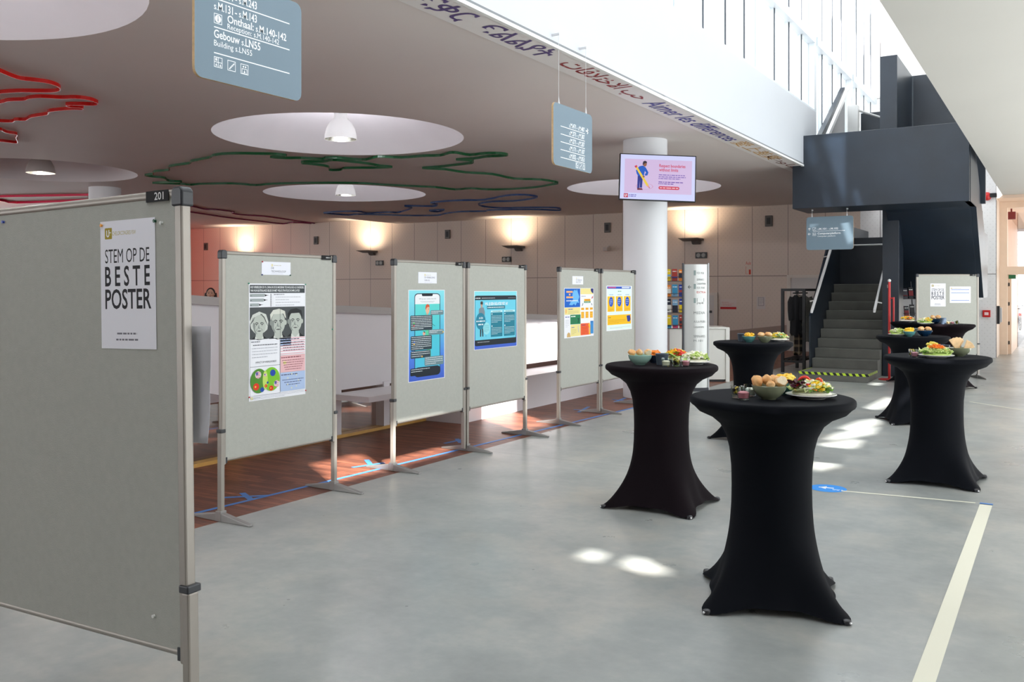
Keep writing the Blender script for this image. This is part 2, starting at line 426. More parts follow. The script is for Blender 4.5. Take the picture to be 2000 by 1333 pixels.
# unseen upper right wall of the light well, holes shaped to throw sun patches
def side(x, y, z): t = XS - x; return (y - 0.7 * t, z + t)
hs = [[side(x, y, 0) for x, y in ((-6.05, 6.3), (-5.6, 5.98), (-5.31, 5.72), (-5.31, 7.4), (-5.42, 7.62), (-5.52, 7.68), (-5.59, 7.5), (-5.6, 6.65), (-6.05, 6.95))]]
hs.append([side(-5.4, 8.98, 0), side(-5.4, 9.78, 0), side(-6.3, 10.4, 0.05), side(-6.32, 10.42, 0.44), side(-6.32, 9.66, 0.44), side(-6.3, 9.62, 0.0)])
for a, b_ in ((11.45, 12.1), (12.16, 12.9)):
    hs.append([side(-6.87, a, 0.62), side(-6.87, b_, 0.62), side(-6.87, b_, 1.14), side(-6.87, a, 1.16)])
for q in ([(1574, 271), (1582, 270), (1595, 318), (1591, 322)], [(1609, 268), (1650, 265), (1650, 400), (1643, 375)], [(1607, 358), (1612, 376), (1621, 407), (1614, 407)]):
    hs.append([side(*atY(p[0], p[1], 17.0)) for p in q])
hs.append([side(*atY(p[0], p[1], 17.3)) for p in ((1625, 424), (1632, 424), (1652, 489), (1645, 489))])
struct(filled('wall_right', rect2(-8, 4.05, YB, 9.5), hs, lambda y, z: (XS, y, z), white))
b = MB()
for i in range(10): b.box(XF, XS, -6.9 + i * 3.56 - 0.06, -6.9 + i * 3.56 + 0.06, 9.3, 9.5)
for i in range(20): b.box(XF, XS, -6.9 + i * 1.78 - 0.35, -6.9 + i * 1.78 + 0.35, 9.5, 9.6)  # wide opaque roof bands, added out of view to dim the fascia
struct(b.build('trim_5', white))
# glazed wall of the light well
pane = glass('window_glass', (0.97, 0.99, 1.0), 0.06)
ed = [-6.9 + 3.56 * i for i in range(9)] + [YB]
for i in range(9):
    y0, y1 = ed[i], ed[i + 1]; z0 = 5.1 if y1 < 18.5 else ZC
    b = MB(); b.box(XF - 0.22, XF - 0.02, y0 - 0.07, y0 + 0.11, z0, 9.5)
    b.box(XF - 0.16, XF - 0.0, y0 + 0.11, y1 - 0.07, 6.44, 6.6); b.box(XF - 0.16, XF - 0.02, y0 + 0.11, y1 - 0.07, z0, z0 + 0.05)
    for q in (0.92, 1.87, 2.78):
        if y0 + q < y1 - 0.2:
            b.cur = 0; b.box(XF - 0.17, XF - 0.1, y0 + q - 0.03, y0 + q + 0.03, z0, 9.5)
            b.cur = 1; b.box(XF - 0.1, XF - 0.085, y0 + q - 0.014, y0 + q + 0.014, z0, 9.5)
    fr = struct(b.build('window_%d' % (i + 1), [framew, darkline]))
    MB().box(XF - 0.135, XF - 0.125, y0 + 0.11, y1 - 0.07, z0 + 0.05, 9.5).build('pane', pane, fr)
# columns
colm = mat('column_paint', (222, 224, 228), 0.45, noise=0.02, nscale=1)
for px, d, r in ((1260, 13.97, 0.34), (205, 20.4, 0.34)):
    p = atd(px, 567, d); struct(MB().lathe([(r, 0), (r, ZC - 0.002)], 48, p.x, p.y, cap1=False).build('column', colm, smooth=40))
COLX = atd(1260, 567, 13.97)
# doors in the back wall, corridor and portal to the street
doorm = mat('door_leaf', (196, 190, 186), 0.5); doorf = mat('door_frame', (206, 196, 186), 0.5)
def door(name, x0, x1, z1):
    b = MB(); b.box(x0 - 0.1, x0, YB - 0.05, YB, 0, z1 + 0.08); b.box(x1, x1 + 0.1, YB - 0.05, YB, 0, z1 + 0.08); b.box(x0, x1, YB - 0.05, YB, z1, z1 + 0.08)
    o = struct(b.build(name, doorf)); MB().box(x0, x1, YB - 0.03, YB, 0, z1).build('door_leaf', doorm, o); return o
d1 = door('door_1', -6.28, -5.3, 1.98); d2 = door('door_2', -9.3, -8.42, 1.5)
MB().box(-9.2, -8.48, YB - 0.045, YB - 0.03, 1.0, 1.07).build('vision_strip', mat('black_trim', (24, 24, 26), 0.4), d2)
MB().box(-6.1, -5.5, YB - 0.045, YB - 0.03, 1.32, 1.42).build('vision_strip', mat('black_trim', (24, 24, 26), 0.4), d1)
struct(MB().box(-1.55, -1.37, YB + 0.2, 38, 0, 3.9).build('wall_left', woodw))
struct(MB().box(-1.37, 4, YB + 0.2, 38, 3.9, 4.0).build('ceiling', mat('corridor_ceiling', (222, 196, 176), 0.6)))
portal = mat('portal_wood', (228, 206, 186), 0.45, noise=0.05, nscale=3)
b = MB(); b.box(-1.37, -1.2, 26.2, 26.5, 0, 3.9); b.box(-1.2, 4, 26.2, 26.5, 2.05, 2.25); b.box(-1.2, 4, 26.2, 26.5, 3.75, 3.9)
struct(b.build('door_3', portal))
b = MB(); b.box(-1.2, -1.12, 26.5, 30, 0, 2.05); o3 = struct(b.build('door_4', mat('portal_leaf', (226, 200, 178), 0.35)))
for z in (0.25, 0.75, 1.25, 1.75): MB().box(-1.19, -1.16, 26.49, 26.5, z, z + 0.09).build('hinge', mat('black_trim', (24, 24, 26), 0.4), o3)
struct(MB().box(-1.12, -1.1, 30, 38, 0, 3.9).build('window_10', glass('tinted_glass', (1.0, 0.9, 0.86), 0.25)))
b = MB()
for x in (-1.1, -0.55, 0.5, 1.6): b.box(x, x + 0.07, 37.9, 38, 0, 3.9)
b.box(-1.1, 4, 37.9, 38, 2.3, 2.36); b.box(-1.1, 4, 37.9, 38, 3.8, 3.9)
ef = struct(b.build('window_11', mat('facade_frame', (188, 186, 190), 0.4)))
MB().box(-1.03, 4, 37.94, 37.95, 0.02, 3.8).build('pane', pane, ef)
struct(MB().box(-30, 30, 38, 90, -0.14, -0.02).build('floor', mat('street_paving', (196, 194, 190), 0.8, noise=0.06, nscale=2)))
# ramp parapet, its plinth and glazed base on the wood floor
wm = mat('parapet_white', (226, 222, 226), 0.4, noise=0.02, nscale=1)
railm = mat('parapet_rail', (176, 170, 168), 0.45)
X = -6.9
par = MB().prism([(3.0, 1.72), (3.0, 1.15), (5.22, 0.8), (6.4, 0.53), (14.2, 0.53), (14.2, 1.12), (11.2, 1.24), (7.8, 1.4), (6.96, 1.43), (5.22, 1.56)], X - 0.08, X, 'x')
po = struct(par.build('wall_parapet', wm))
b = MB().prism([(3.0, 1.70), (5.22, 1.55), (6.96, 1.42), (7.8, 1.39), (11.2, 1.23), (14.2, 1.11), (14.2, 1.19), (11.2, 1.31), (7.8, 1.47), (6.96, 1.50), (5.22, 1.63), (3.0, 1.78)], X - 0.12, X + 0.03, 'x')
b.build('rail', railm, po)
struct(MB().prism([(9.15, 0.0), (14.3, 0.0), (14.3, 0.46), (9.15, 0.46)], -6.9, -6.32, 'x').build('plinth', wm))
struct(MB().box(-6.9, -6.35, 7.45, 9.15, 0.44, 0.5).build('ledge', wm))
yw = mat('yellow_wood', (206, 160, 84), 0.45, noise=0.1, nscale=6)
b = MB(); b.box(-7.0, -6.86, 3.5, 9.15, 0.0, 0.035); b.box(-8.1, -6.9, 7.9, 8.0, 0.0, 0.03)
sl = struct(b.build('sill', yw))
for y in (4.6, 6.1, 7.55, 8.4): MB().box(-7.0, -6.88, y - 0.055, y + 0.055, 0.035, 0.56).build('post', wm if y > 6.5 else yw, sl)
struct(MB().box(-6.985, -6.975, 3.5, 9.15, 0.035, 0.55).build('window_12', glass('base_glass', (0.78, 0.74, 0.7), 0.25)))
struct(MB().box(-10.7, -10.6, 2, 20, 0, 0.95).build('wall_parapet', wm))
# ------------------------------------------------------------------ lamps the hall has, with light added inside the recesses
lampw = mat('lamp_white', (238, 238, 238), 0.35, emit=(236, 236, 240), es=0.3); lampi = mat('lamp_reflector', (190, 190, 186), 0.2, metal=0.9)
def pendant(c, label, power, zb=3.93, r=0.24, up_power=480, sm=None):
    t = thing('pendant_lamp', label, 'ceiling lamp', (c[0], c[1], zb), group='bell pendants in the round ceiling recesses')
    b = MB(); prof = [(r, 0), (r * 0.99, 0.06), (r * 0.9, 0.15), (r * 0.72, 0.24), (r * 0.45, 0.31), (0.1, 0.335), (0.09, 0.42), (0.02, 0.43)]
    b.lathe(prof, 36, cap0=False); b.build('lamp_shade', sm or lampw, t, smooth=50)
    b = MB(); b.lathe([(r * 0.985, 0.002), (r * 0.965, 0.06), (r * 0.87, 0.15), (r * 0.69, 0.235), (r * 0.42, 0.3)], 36, cap0=False); b.build('reflector', lampi, t, smooth=50)
    MB().tube([(0, 0, 0.42), (0, 0, 0.66)], 0.012, 8).build('cord', lampw, t)
    b = MB().ball((0, 0, 0.12), (0.05, 0.05, 0.07)); b.build('bulb', mat('bulb_glow', (255, 240, 210), 0.4, emit=(255, 236, 200), es=1.2), t, smooth=60)
    l = bpy.data.lights.new('bulb_light', 'POINT'); l.energy = power; l.color = (1, 0.9, 0.75); l.shadow_soft_size = 0.06
    lo = bpy.data.objects.new('bulb_light', l); COL.objects.link(lo); lo.parent = t; lo.location = (0, 0, 0.03)
    if up_power:
        l = bpy.data.lights.new('added_recess_glow', 'POINT'); l.energy = up_power; l.color = (0.95, 0.94, 1.0); l.shadow_soft_size = 0.1  # added light above the shade to brighten the recess
        lo = bpy.data.objects.new('added_recess_glow', l); COL.objects.link(lo); lo.parent = t; lo.location = (0, 0, 0.37)
pendant(CIRC[0], 'white bell lamp in the wide bright recess just below the large hanging sign', 3)
pendant(CIRC[1], 'white bell lamp in the recess enclosed by the green contour line', 3)
pendant(CIRC[4], 'glowing bell lamp in the dim recess above the white column at far left', 30, r=0.26, up_power=0, sm=mat('lamp_grey', (176, 168, 164), 0.4))
pendant(CIRC[2], 'white bell lamp in the recess half hidden behind the screen', 10)
pendant(CIRC[3], 'white bell lamp of the recess cut off at the upper left corner', 10)
wl_m = mat('uplight_grey', (110, 106, 104), 0.45, metal=0.3)
for i, (px, py, lab) in enumerate(((1355, 470, 'grey wall uplight right of the white column'), (1010, 484, 'grey wall uplight left of the white column above the tablet poster board'),
                                   (725, 493, 'grey wall uplight above the gap between the face poster board and the phone poster board'), (480, 503, 'grey wall uplight hidden low behind the face poster board'))):
    p = atY(px, py, YB)
    t = thing('wall_uplight', lab, 'wall lamp', (p.x, YB, p.z), group='uplights on the panelled wall')
    MB().prism([(-0.5, 0.05), (-0.12, -0.02), (0, -0.02), (0, 0.05)], -0.3, 0.3, 'x').build('lamp_tray', wl_m, t, bevel=0.008)
    MB().prism([(-0.16, -0.02), (-0.1, -0.1), (0, -0.12), (0, -0.02)], -0.02, 0.2, 'x').build('bracket', wl_m, t)
    l = bpy.data.lights.new('uplight_beam', 'SPOT'); l.spot_size = math.radians(150); l.spot_blend = 1.0; l.shadow_soft_size = 0.15; l.energy = 105 if i < 2 else 120; l.color = (1, 0.82, 0.6)
    lo = bpy.data.objects.new('uplight_beam', l); COL.objects.link(lo); lo.parent = t; lo.location = (0, -0.6, 0.2); lo.rotation_euler = (math.radians(150), 0, 0)
for (x, y, tx, ty, en) in ((-29, 19, -29.5, 24.8, 260), (-25, 13, -30.5, 18, 160)):
    l = bpy.data.lights.new('red_spot', 'SPOT'); l.energy = en; l.color = (1, 0.16, 0.1); l.spot_size = math.radians(110); l.spot_blend = 0.9; l.shadow_soft_size = 0.1
    lo = bpy.data.objects.new('red_spot', l); COL.objects.link(lo); lo.location = (x, y, 3.7)
    lo.rotation_euler = (Vector((x, y, 3.7)) - Vector((tx, ty, 1.6))).to_track_quat('Z', 'Y').to_euler()
# ------------------------------------------------------------------ coloured contour lines under the ceiling
def spline(pts, closed=True, sub=3):
    out = []; n = len(pts)
    for i in range(n if closed else n - 1):
        p0, p1, p2, p3 = (pts[(i - 1) % n], pts[i], pts[(i + 1) % n], pts[(i + 2) % n])
        for k in range(sub):
            t = k / sub
            out.append(tuple(0.5 * (2 * p1[j] + (p2[j] - p0[j]) * t + (2 * p0[j] - 5 * p1[j] + 4 * p2[j] - p3[j]) * t * t + (3 * p1[j] - p0[j] - 3 * p2[j] + p3[j]) * t ** 3) for j in (0, 1)))
    return out
def band(b, pts, z0, z1, th):
    n = len(pts); vs = []
    for i in range(n):
        a, c = Vector(pts[i - 1]), Vector(pts[(i + 1) % n]); d = (c - a); d = d.normalized() if d.length > 1e-6 else Vector((1, 0)); nx, ny = -d.y * th / 2, d.x * th / 2
        x, y = pts[i]; vs += [(x + nx, y + ny, z0), (x - nx, y - ny, z0), (x - nx, y - ny, z1), (x + nx, y + ny, z1)]
    fs = []
    for i in range(n):
        j = (i + 1) % n
        for k in range(4): fs.append((i * 4 + k, i * 4 + (k + 1) % 4, j * 4 + (k + 1) % 4, j * 4 + k))
    b.add(vs, fs)
def ribbon(label, col, loops, z=3.955, h=0.032, th=0.011, rough=0.25):
    b = MB()
    for lp in loops:
        w_ = [atz(px, py, z - h) for px, py in lp]; band(b, spline([(p.x, p.y) for p in w_]), z - h, z + 0.012, th)
    o = b.build('ceiling_contour_line', mat('ribbon_%d_%d_%d' % col, col, rough, spec=0.6)); tag(o, label, 'ceiling decoration', 'coloured contour lines under the ceiling')
ribbon('long green contour line looping round the second bell lamp', (16, 88, 48), [[(283, 344), (299, 342), (301, 337), (330, 334), (331, 327), (370, 321), (374, 317), (409, 310), (416, 306), (434, 303), (467, 302), (500, 302.5), (540, 303.6), (560, 306.5), (528, 309), (559, 311), (588, 311), (629, 313), (636, 310.5), (658, 310), (687, 313), (715, 314), (738, 308.5), (784, 310), (826, 307), (860, 306), (878, 301), (893, 301), (918, 305), (948, 302), (977, 302), (992, 305), (977, 307), (952, 308), (925, 312), (891, 314), (922, 316), (923, 320), (910, 322), (857, 328), (825, 330.5), (868, 333), (910, 339), (962, 342.5), (1004, 351), (1057, 353), (1090, 359), (1078, 362.4), (1046, 367.7), (994, 371.5), (952, 372), (920, 370), (889, 372), (851, 367.7), (805, 365.6), (742, 362.4), (700, 359.7), (610, 359.3), (533, 361), (500, 363.7), (471, 361.5), (443, 360.4), (390, 361.5), (372, 363), (352, 361), (298, 359.3), (355, 357), (330, 355), (321, 349.4), (299, 347)],
       [(590, 321), (593, 318), (630, 318), (650, 315), (676, 317), (720, 322), (742, 326), (766, 328.5), (731, 330), (700, 330), (672, 330.7), (665, 334), (643, 334), (641, 327.4), (608, 322.6)]])
ribbon('blue contour line low on the ceiling before the panelled wall', (34, 66, 120), [[(632, 417.6), (658, 415), (698, 414.5), (717, 418), (740, 417), (761, 416), (776, 416.6), (788, 414), (805, 407.6), (790, 403.8), (845, 404.5), (855, 401.3), (841, 398), (866, 395), (902, 393), (946, 392), (988, 384), (1023, 382.4), (1050, 386), (1036, 390.4), (1002, 394.4), (962, 395.6), (934, 400.5), (948, 405.5), (983, 408), (1036, 407), (1086, 407.6), (1096, 411), (1086, 412.4), (1036, 410.7), (956, 412), (950, 414), (900, 415), (868, 419), (855, 422), (805, 422.7), (742, 421), (700, 420), (680, 421.5), (645, 419)], [(838, 413), (868, 411), (855, 415)]])
ribbon('purple contour line on the raised ceiling behind the nearest board', (128, 40, 84), [[(330, 400), (375, 404.4), (399, 410), (423, 411), (458, 415.4), (452, 417.5), (471, 421), (515, 423.8), (566, 430.8), (623, 439), (573, 435.4), (553, 438.4), (511, 434), (445, 426.4), (375, 416), (320, 409)]], z=4.148)
ribbon('uppermost red contour line reaching in from the left', (205, 16, 12), [[(-60, 118), (-20, 134), (0, 141.6), (20, 150), (40, 156.5), (67, 159.5), (94, 163.5), (113, 170), (118, 176), (110, 180), (90, 181), (40, 180.5), (0, 183), (-60, 188)]])
ribbon('red contour line with a notched tip, middle of the three red ones', (198, 16, 12), [[(-60, 208), (0, 202.4), (17, 198.3), (47, 197), (57, 193.6), (81, 191.6), (121, 193.6), (148, 193), (175, 196.3), (191, 203), (184, 206.5), (159, 206), (130, 206.4), (136, 210), (160, 212), (160, 215), (140, 215), (97, 219), (92, 225), (61, 230), (50, 236), (30, 236), (24, 239.5), (0, 239), (-60, 237)]])
ribbon('small red contour line, lowest of the three red ones', (190, 20, 16), [[(-40, 250), (0, 255), (5, 257), (14, 260.4), (33, 264), (31, 270), (34, 280), (17, 279), (0, 277), (-40, 274)]])
ribbon('thin pink contour line beside the white column at far left', (226, 30, 80), [[(-60, 388.5), (0, 386), (90, 384.4), (176, 383), (200, 383.5), (200, 393), (172, 393), (34, 398), (0, 393), (-60, 391)]], z=4.148, h=0.05)
# lettering on the soffit strip
def soffit(txt, px0, px1, h, col, label, bold=0.0):
    y0, y1 = atz(*px0, 3.95).y, atz(*px1, 3.95).y; xm = -4.29
    vs, fs, a, b_ = glyphs(txt, bold); ys = [v[1] for v in vs]; lo, hi = min(ys), max(ys)
    k = (y1 - y0) / (b_ - a); q = h / (hi - lo)
    root = thing('soffit_lettering', label, 'lettering', (xm, y0, 3.9495), 0, 'love of differences in several scripts')
    gaps = []; xs = sorted(v[0] for v in vs)                       # word gaps: the widest empty stretches
    nw = len(txt.split())
    if nw > 1:
        gaps = sorted(sorted(((xs[i + 1] - xs[i], (xs[i + 1] + xs[i]) / 2) for i in range(len(xs) - 1)), reverse=True)[:nw - 1], key=lambda g: g[1])
    cuts = [-1e9] + [g[1] for g in gaps] + [1e9]
    for i in range(len(cuts) - 1):
        f2 = [f for f in fs if cuts[i] < vs[f[0]][0] < cuts[i + 1]]
        idx = sorted({j for f in f2 for j in f}); mp_ = {j: n_ for n_, j in enumerate(idx)}
        MB().add([(-h / 2 + (vs[j][1] - lo) * q, (vs[j][0] - a) * k, 0) for j in idx], [tuple(mp_[j] for j in f)[::-1] for f in f2]).build('word', mat('letter_%d_%d_%d' % col, col, 0.5), root)
soffit('\u121d\u134d\u1243\u122d  \u134d\u120d\u120d\u12eb\u1275', (800, -38), (1100, 105), 0.3, (84, 66, 124), 'purple Ethiopic lettering on the ceiling edge strip', 0.008)
soffit('\ufe95\ufe8e\ufed3\ufefc\ufe98\ufea7\ufefb\ufe8d \ufe90\ufea3', (1105, 122), (1268, 192), 0.3, (150, 28, 36), 'dark red Arabic lettering on the ceiling edge strip', 0.006)
soffit('Aimer les diff\u00e9rences', (1268, 200), (1437, 274), 0.27, (62, 62, 150), 'blue lettering reading Aimer les différences on the ceiling edge strip', 0.008)
soffit('\u611b\u4e0a\u5dee\u7570', (1440, 277), (1520, 311), 0.27, (206, 160, 84), 'ochre lettering on the far part of the ceiling edge strip')
soffit('\ufe95\ufeed\ufe8e\ufed4\ufe97', (1506, 305), (1549, 332), 0.25, (120, 66, 60), 'brown lettering on the ceiling edge strip close to the black stair bridge')
# ------------------------------------------------------------------ display boards
felt = mat('grey_green_felt', (179, 180, 173), 0.95, spec=0.1, noise=0.03, nscale=40, bump=0.15, bscale=300)
postm = mat('board_frame', (158, 152, 144), 0.42, metal=0.35, noise=0.03, nscale=10)
capm = mat('corner_plastic', (38, 42, 48), 0.4); collm = mat('collar_plastic', (46, 48, 52), 0.4)
footm = mat('foot_metal', (150, 148, 146), 0.38, metal=0.55)
def board(label, loc, rz, w=1.18, zb=0.42, zt=1.93, tilt=0.0, feet=(1, 1), number=None, legs=(1, 1), group='grey poster display boards'):
    t = thing('display_board', label, 'display board', loc, rz, group); t.rotation_euler = (0, tilt, rz)
    MB().box(0.03, w - 0.03, -0.012, 0.012, zb + 0.02, zt - 0.02).build('felt_panel', felt, t)
    MB().tube([(0.03, 0, zt - 0.014), (w - 0.03, 0, zt - 0.014)], 0.017, 10).build('rail', postm, t, smooth=50)
    MB().tube([(0.03, 0, zb + 0.012), (w - 0.03, 0, zb + 0.012)], 0.014, 10).build('rail', postm, t, smooth=50)
    for k, x in ((0, 0.012), (1, w - 0.012)):
        s = -1 if k == 0 else 1
        MB().box(x - 0.018, x + 0.018, -0.019, 0.019, zb - 0.02, zt - 0.03).build('upright', postm, t, bevel=0.006)
        b = MB().prism([(x - 0.026, zt - 0.055), (x + 0.026, zt - 0.055), (x + 0.026, zt - 0.005), (x + 0.016 , zt + 0.008), (x - 0.016, zt + 0.008), (x - 0.026, zt - 0.005)], -0.024, 0.024, 'y')
        b.build('corner_cap', capm, t, bevel=0.006)
        MB().box(x - s * 0.02 - 0.012, x - s * 0.02 + 0.012, -0.016, 0.016, zb - 0.012, zb + 0.03).build('corner_clip', capm, t)
        if legs[k]:
            xo = x + s * 0.012
            MB().box(xo - 0.017, xo + 0.017, -0.021, 0.021, 0.03, zb + 0.21).build('leg', postm, t, bevel=0.006)
            MB().box(xo - 0.022, xo + 0.022, -0.027, 0.027, zb + 0.21, zb + 0.235).build('leg_collar', collm, t, bevel=0.004)
            for z in (zb + 0.18, zb + 0.11):
                MB().lathe([(0.006, -0.0225), (0.006, -0.0205)], 12).build('screw', collm, t, loc=(xo, 0, z)).rotation_euler = (math.pi / 2, 0, 0)
            if feet[k]:
                b = MB()
                for sy in (-1, 1):
                    v = [(-0.024, 0.02, 0.0), (0.024, 0.02, 0.0), (0.024, 0.02, 0.06), (-0.024, 0.02, 0.06), (-0.016, 0.31, 0.0), (0.016, 0.31, 0.0), (0.014, 0.31, 0.014), (-0.014, 0.31, 0.014)]
                    b.add([(xo + p[0], sy * p[1], p[2]) for p in v], [(0, 1, 2, 3), (7, 6, 5, 4), (0, 4, 5, 1), (1, 5, 6, 2), (2, 6, 7, 3), (3, 7, 4, 0)])
                b.box(xo - 0.028, xo + 0.028, -0.028, 0.028, 0.0, 0.075)
                b.build('foot', footm, t, bevel=0.004)
    p = Print(0.11, 0.036, 110, 36, 0.0004)
    if number: p.text(number, 42, 30, 24, (225, 225, 225), bold=0.01)
    else: p.words(50, 100, 18, 10, (170, 170, 170), 3)
    q = p.build('number_tag', (22, 22, 24), 0.002, t); q.location = (w - 0.03 - 0.135, -0.0195, zt - 0.034)
    return t
BX = -5.16
def side_board(y0, lab, **kw): return board(lab, (kw.pop('x', BX), y0, 0), math.pi / 2, **kw)
B1 = atd(366, 567, 2.857)
b1w = 1.19
b1 = board('nearest display board, tagged 201, standing crosswise at the left edge', (B1.x - b1w, B1.y, 0), math.radians(1.0), b1w, zb=0.452, zt=1.952, tilt=math.radians(-1.1), number='201', group=None)
bA = side_board(4.41, 'single display board with the three grey faces poster', w=1.17, x=-5.13)
bB = side_board(6.46, 'display board with the tall phone poster, left half of its pair', w=1.135, x=-5.22, feet=(1, 0))
bC = side_board(7.65, 'display board with the blue tablet poster, right half of its pair', w=1.18, x=-5.22)
bD = side_board(9.76, 'display board with the blue and yellow patchwork poster, left half of the far pair', w=1.12, x=-5.29, feet=(1, 0))
bE = side_board(10.94, 'display board with three yellow boxes poster, right half of the far pair by the column', w=1.12, x=-5.29)
FBx, FBy = atd(1850, 567, 16.9).x, atd(1850, 567, 16.9).y
bF = board('display board standing far away in front of the black stair body', (FBx - 0.58 * RX, FBy - 0.58 * RY, 0), YAW, 1.16, zb=0.42, zt=1.95, group=None)
# posters: placed by their real position on each board plane
paper = (238, 238, 246)
def hang(pr, name, base, bd, u, z, label, cat='poster', group=None, off=-0.0135, curl=None):
    o = pr.build(name, base, 0.0008, None, curl)
    M = Matrix.Translation(bd.location) @ bd.rotation_euler.to_matrix().to_4x4()
    q = M @ Vector((u, off, z)); o.location = q; o.rotation_euler = bd.rotation_euler
    tag(o, label, cat, group); return o
def uz(bd, px, py):          # local board coordinates of a picture point on the board plane
    M = (Matrix.Translation(bd.location) @ bd.rotation_euler.to_matrix().to_4x4()).inverted()
    r = Vector(ray(px, py)); o = M @ Vector((0, 0, EYE)); d = (M.to_3x3() @ r)
    t = (-0.0135 - o.y) / d.y; q = o + d * t; return q.x, q.z
def ext(bd, tl, br):
    a = uz(bd, *tl); c = uz(bd, *br); return a[0], c[1], c[0] - a[0], a[1] - c[1]
INK = (34, 34, 40)
def uplus(p, x, y, s, col, fg=(245, 245, 245)):        # the small square crest: a U whose right stem carries a cross bar
    k = p.W / p.w * p.h / p.H; w_ = s * k
    p.rrect(x, y, x + w_, y + s, w_ * 0.08, col)
    p.poly([(x + w_ * a, y + s * b) for a, b in ((0.2, 0.2), (0.33, 0.2), (0.33, 0.62), (0.42, 0.72), (0.52, 0.62), (0.52, 0.16), (0.64, 0.16), (0.64, 0.36), (0.86, 0.36), (0.86, 0.48), (0.64, 0.48), (0.64, 0.66), (0.52, 0.82), (0.32, 0.82), (0.2, 0.68))], fg)
def vote(w, h):
    p = Print(w, h, 210, 297, 0.0004)
    uplus(p, 18, 16, 26, (168, 148, 40)); g = (190, 176, 96)
    p.text('BACHELORCONGRES FSW', 38, 34, 9, g, w=100)
    p.text('STEM OP DE', 18, 98, 32, INK, w=170)
    p.text('B E S T E', 17, 151, 44, INK, w=172, bold=0.018)
    p.text('POSTER', 17, 204, 44, INK, w=176, bold=0.016)
    p.words(62, 138, 262, 4, (120, 120, 130), 5); p.words(58, 142, 276, 4, (120, 120, 130), 6)
    return p
u, z, w_, h_ = ext(b1, (196, 434), (306, 683))
hang(vote(w_, h_), 'paper_notice', paper, b1, u, z, 'white paper reading STEM OP DE BESTE POSTER pinned to the nearest board', 'notice', off=-0.014)
u2, z2, w2, h2 = ext(bF, (1817, 554), (1847, 599))
hang(vote(w2, h2), 'paper_notice', paper, bF, u2, z2, 'white paper reading STEM OP DE BESTE POSTER on the far board', 'notice')
u2, z2, w2, h2 = ext(bF, (1855, 560), (1896, 592))
p = Print(w2, h2, 410, 320); uplus(p, 24, 24, 24, (206, 180, 90)); p.words(60, 220, 36, 8, (200, 190, 150), 1)
for y in (52, 118, 266): p.rect(28, y, 380, y + 14, (150, 168, 216), up=False)
p.layer += 1
for y in (84, 160, 210, 250): p.rect(28, y, 380, y + 3, (206, 206, 216), up=False)
for x in (130, 250, 320): p.rect(x, 66, x + 3, 266, (214, 214, 222), up=False)
hang(p, 'paper_timetable', paper, bF, u2, z2, 'white sheet with a blue lined table on the far board', 'notice')
# push pins
def pin(bd, px, py, col, label):
    u, z = uz(bd, px, py)
    b = MB().lathe([(0.0055, 0), (0.004, 0.0015), (0.0035, 0.003), (0.0055, 0.006), (0.006, 0.007), (0.003, 0.008)], 12)
    o = b.build('push_pin', mat('pin_%d_%d_%d' % col, col, 0.3), smooth=50)
    M = Matrix.Translation(bd.location) @ bd.rotation_euler.to_matrix().to_4x4()
    o.location = M @ Vector((u, -0.0125, z)); o.rotation_euler = (M.to_3x3() @ Matrix.Rotation(math.pi / 2, 3, 'X')).to_euler()
    tag(o, label, 'push pin', 'push pins on the boards')
pin(b1, 199.5, 441, (240, 160, 20), 'orange pin in the upper left corner of the BESTE POSTER paper')
pin(b1, 303, 432, (20, 84, 58), 'dark green pin in the upper right corner of the BESTE POSTER paper')
pin(b1, 7, 434, (40, 70, 170), 'blue pin stuck in the nearest board close to its top rail')
pin(b1, 316, 436, (226, 228, 224), 'whitish pin in bare felt right of the BESTE POSTER paper')
pin(b1, 301, 1204, (226, 228, 224), 'pale pin low on the nearest board')
pin(bA, 649, 643.5, (30, 140, 110), 'green pin at the right rim of the three faces board')
pin(bA, 617, 743, (214, 216, 206), 'pale pin beside the lower right part of the three faces poster')
for px, py, c, l in ((485.5, 554, (30, 140, 110), 'green pin at the upper left corner of the three faces poster'), (596, 556, (30, 140, 110), 'green pin at the upper right corner of the three faces poster'),
                     (486.5, 776.5, (190, 40, 50), 'red pin at the lower left corner of the three faces poster'), (596.5, 763, (190, 40, 50), 'red pin at the lower right corner of the three faces poster'),
                     (512, 511.5, (170, 30, 50), 'red pin at the corner of the TECHWEDLOOP card'), (511.5, 537, (40, 60, 120), 'dark blue pin at the corner of the TECHWEDLOOP card'), (566.5, 538, (20, 70, 60), 'dark green pin at the corner of the TECHWEDLOOP card')):
    pin(bA, px, py, c, l)
# title cards
def card(bd, tl, br, lines, lab, sizes=None):
    u, z, w, h = ext(bd, tl, br); p = Print(w, h, 160, 80, 0.0005)
    uplus(p, 52, 14, 14, (214, 200, 120)); p.words(66, 108, 21, 4, (205, 205, 190), 2)
    y = 44
    for ln in lines: p.text(ln, 52, y, 12 if len(lines) < 3 else 10, (96, 98, 112), w=min(92, 7.4 * len(ln))); y += 20
    p.words(52, 118, 73, 2.5, (205, 205, 215), 4)
    hang(p, 'title_card', (236, 238, 248), bd, u, z, lab, 'card', 'title cards above the posters')
card(bA, (511, 511), (567.5, 538), ['DE', 'TECHWEDLOOP'], 'white card reading DE TECHWEDLOOP above the three faces poster')
card(bB, (817, 531.5), (853, 554), ['DE VERBEELDING', 'VAN AI'], 'white card above the phone poster')
card(bD, (1118, 539.5), (1139, 556), ['DE VERBEELDE', 'IDENTITEIT'], 'white card above the blue and yellow patchwork poster')
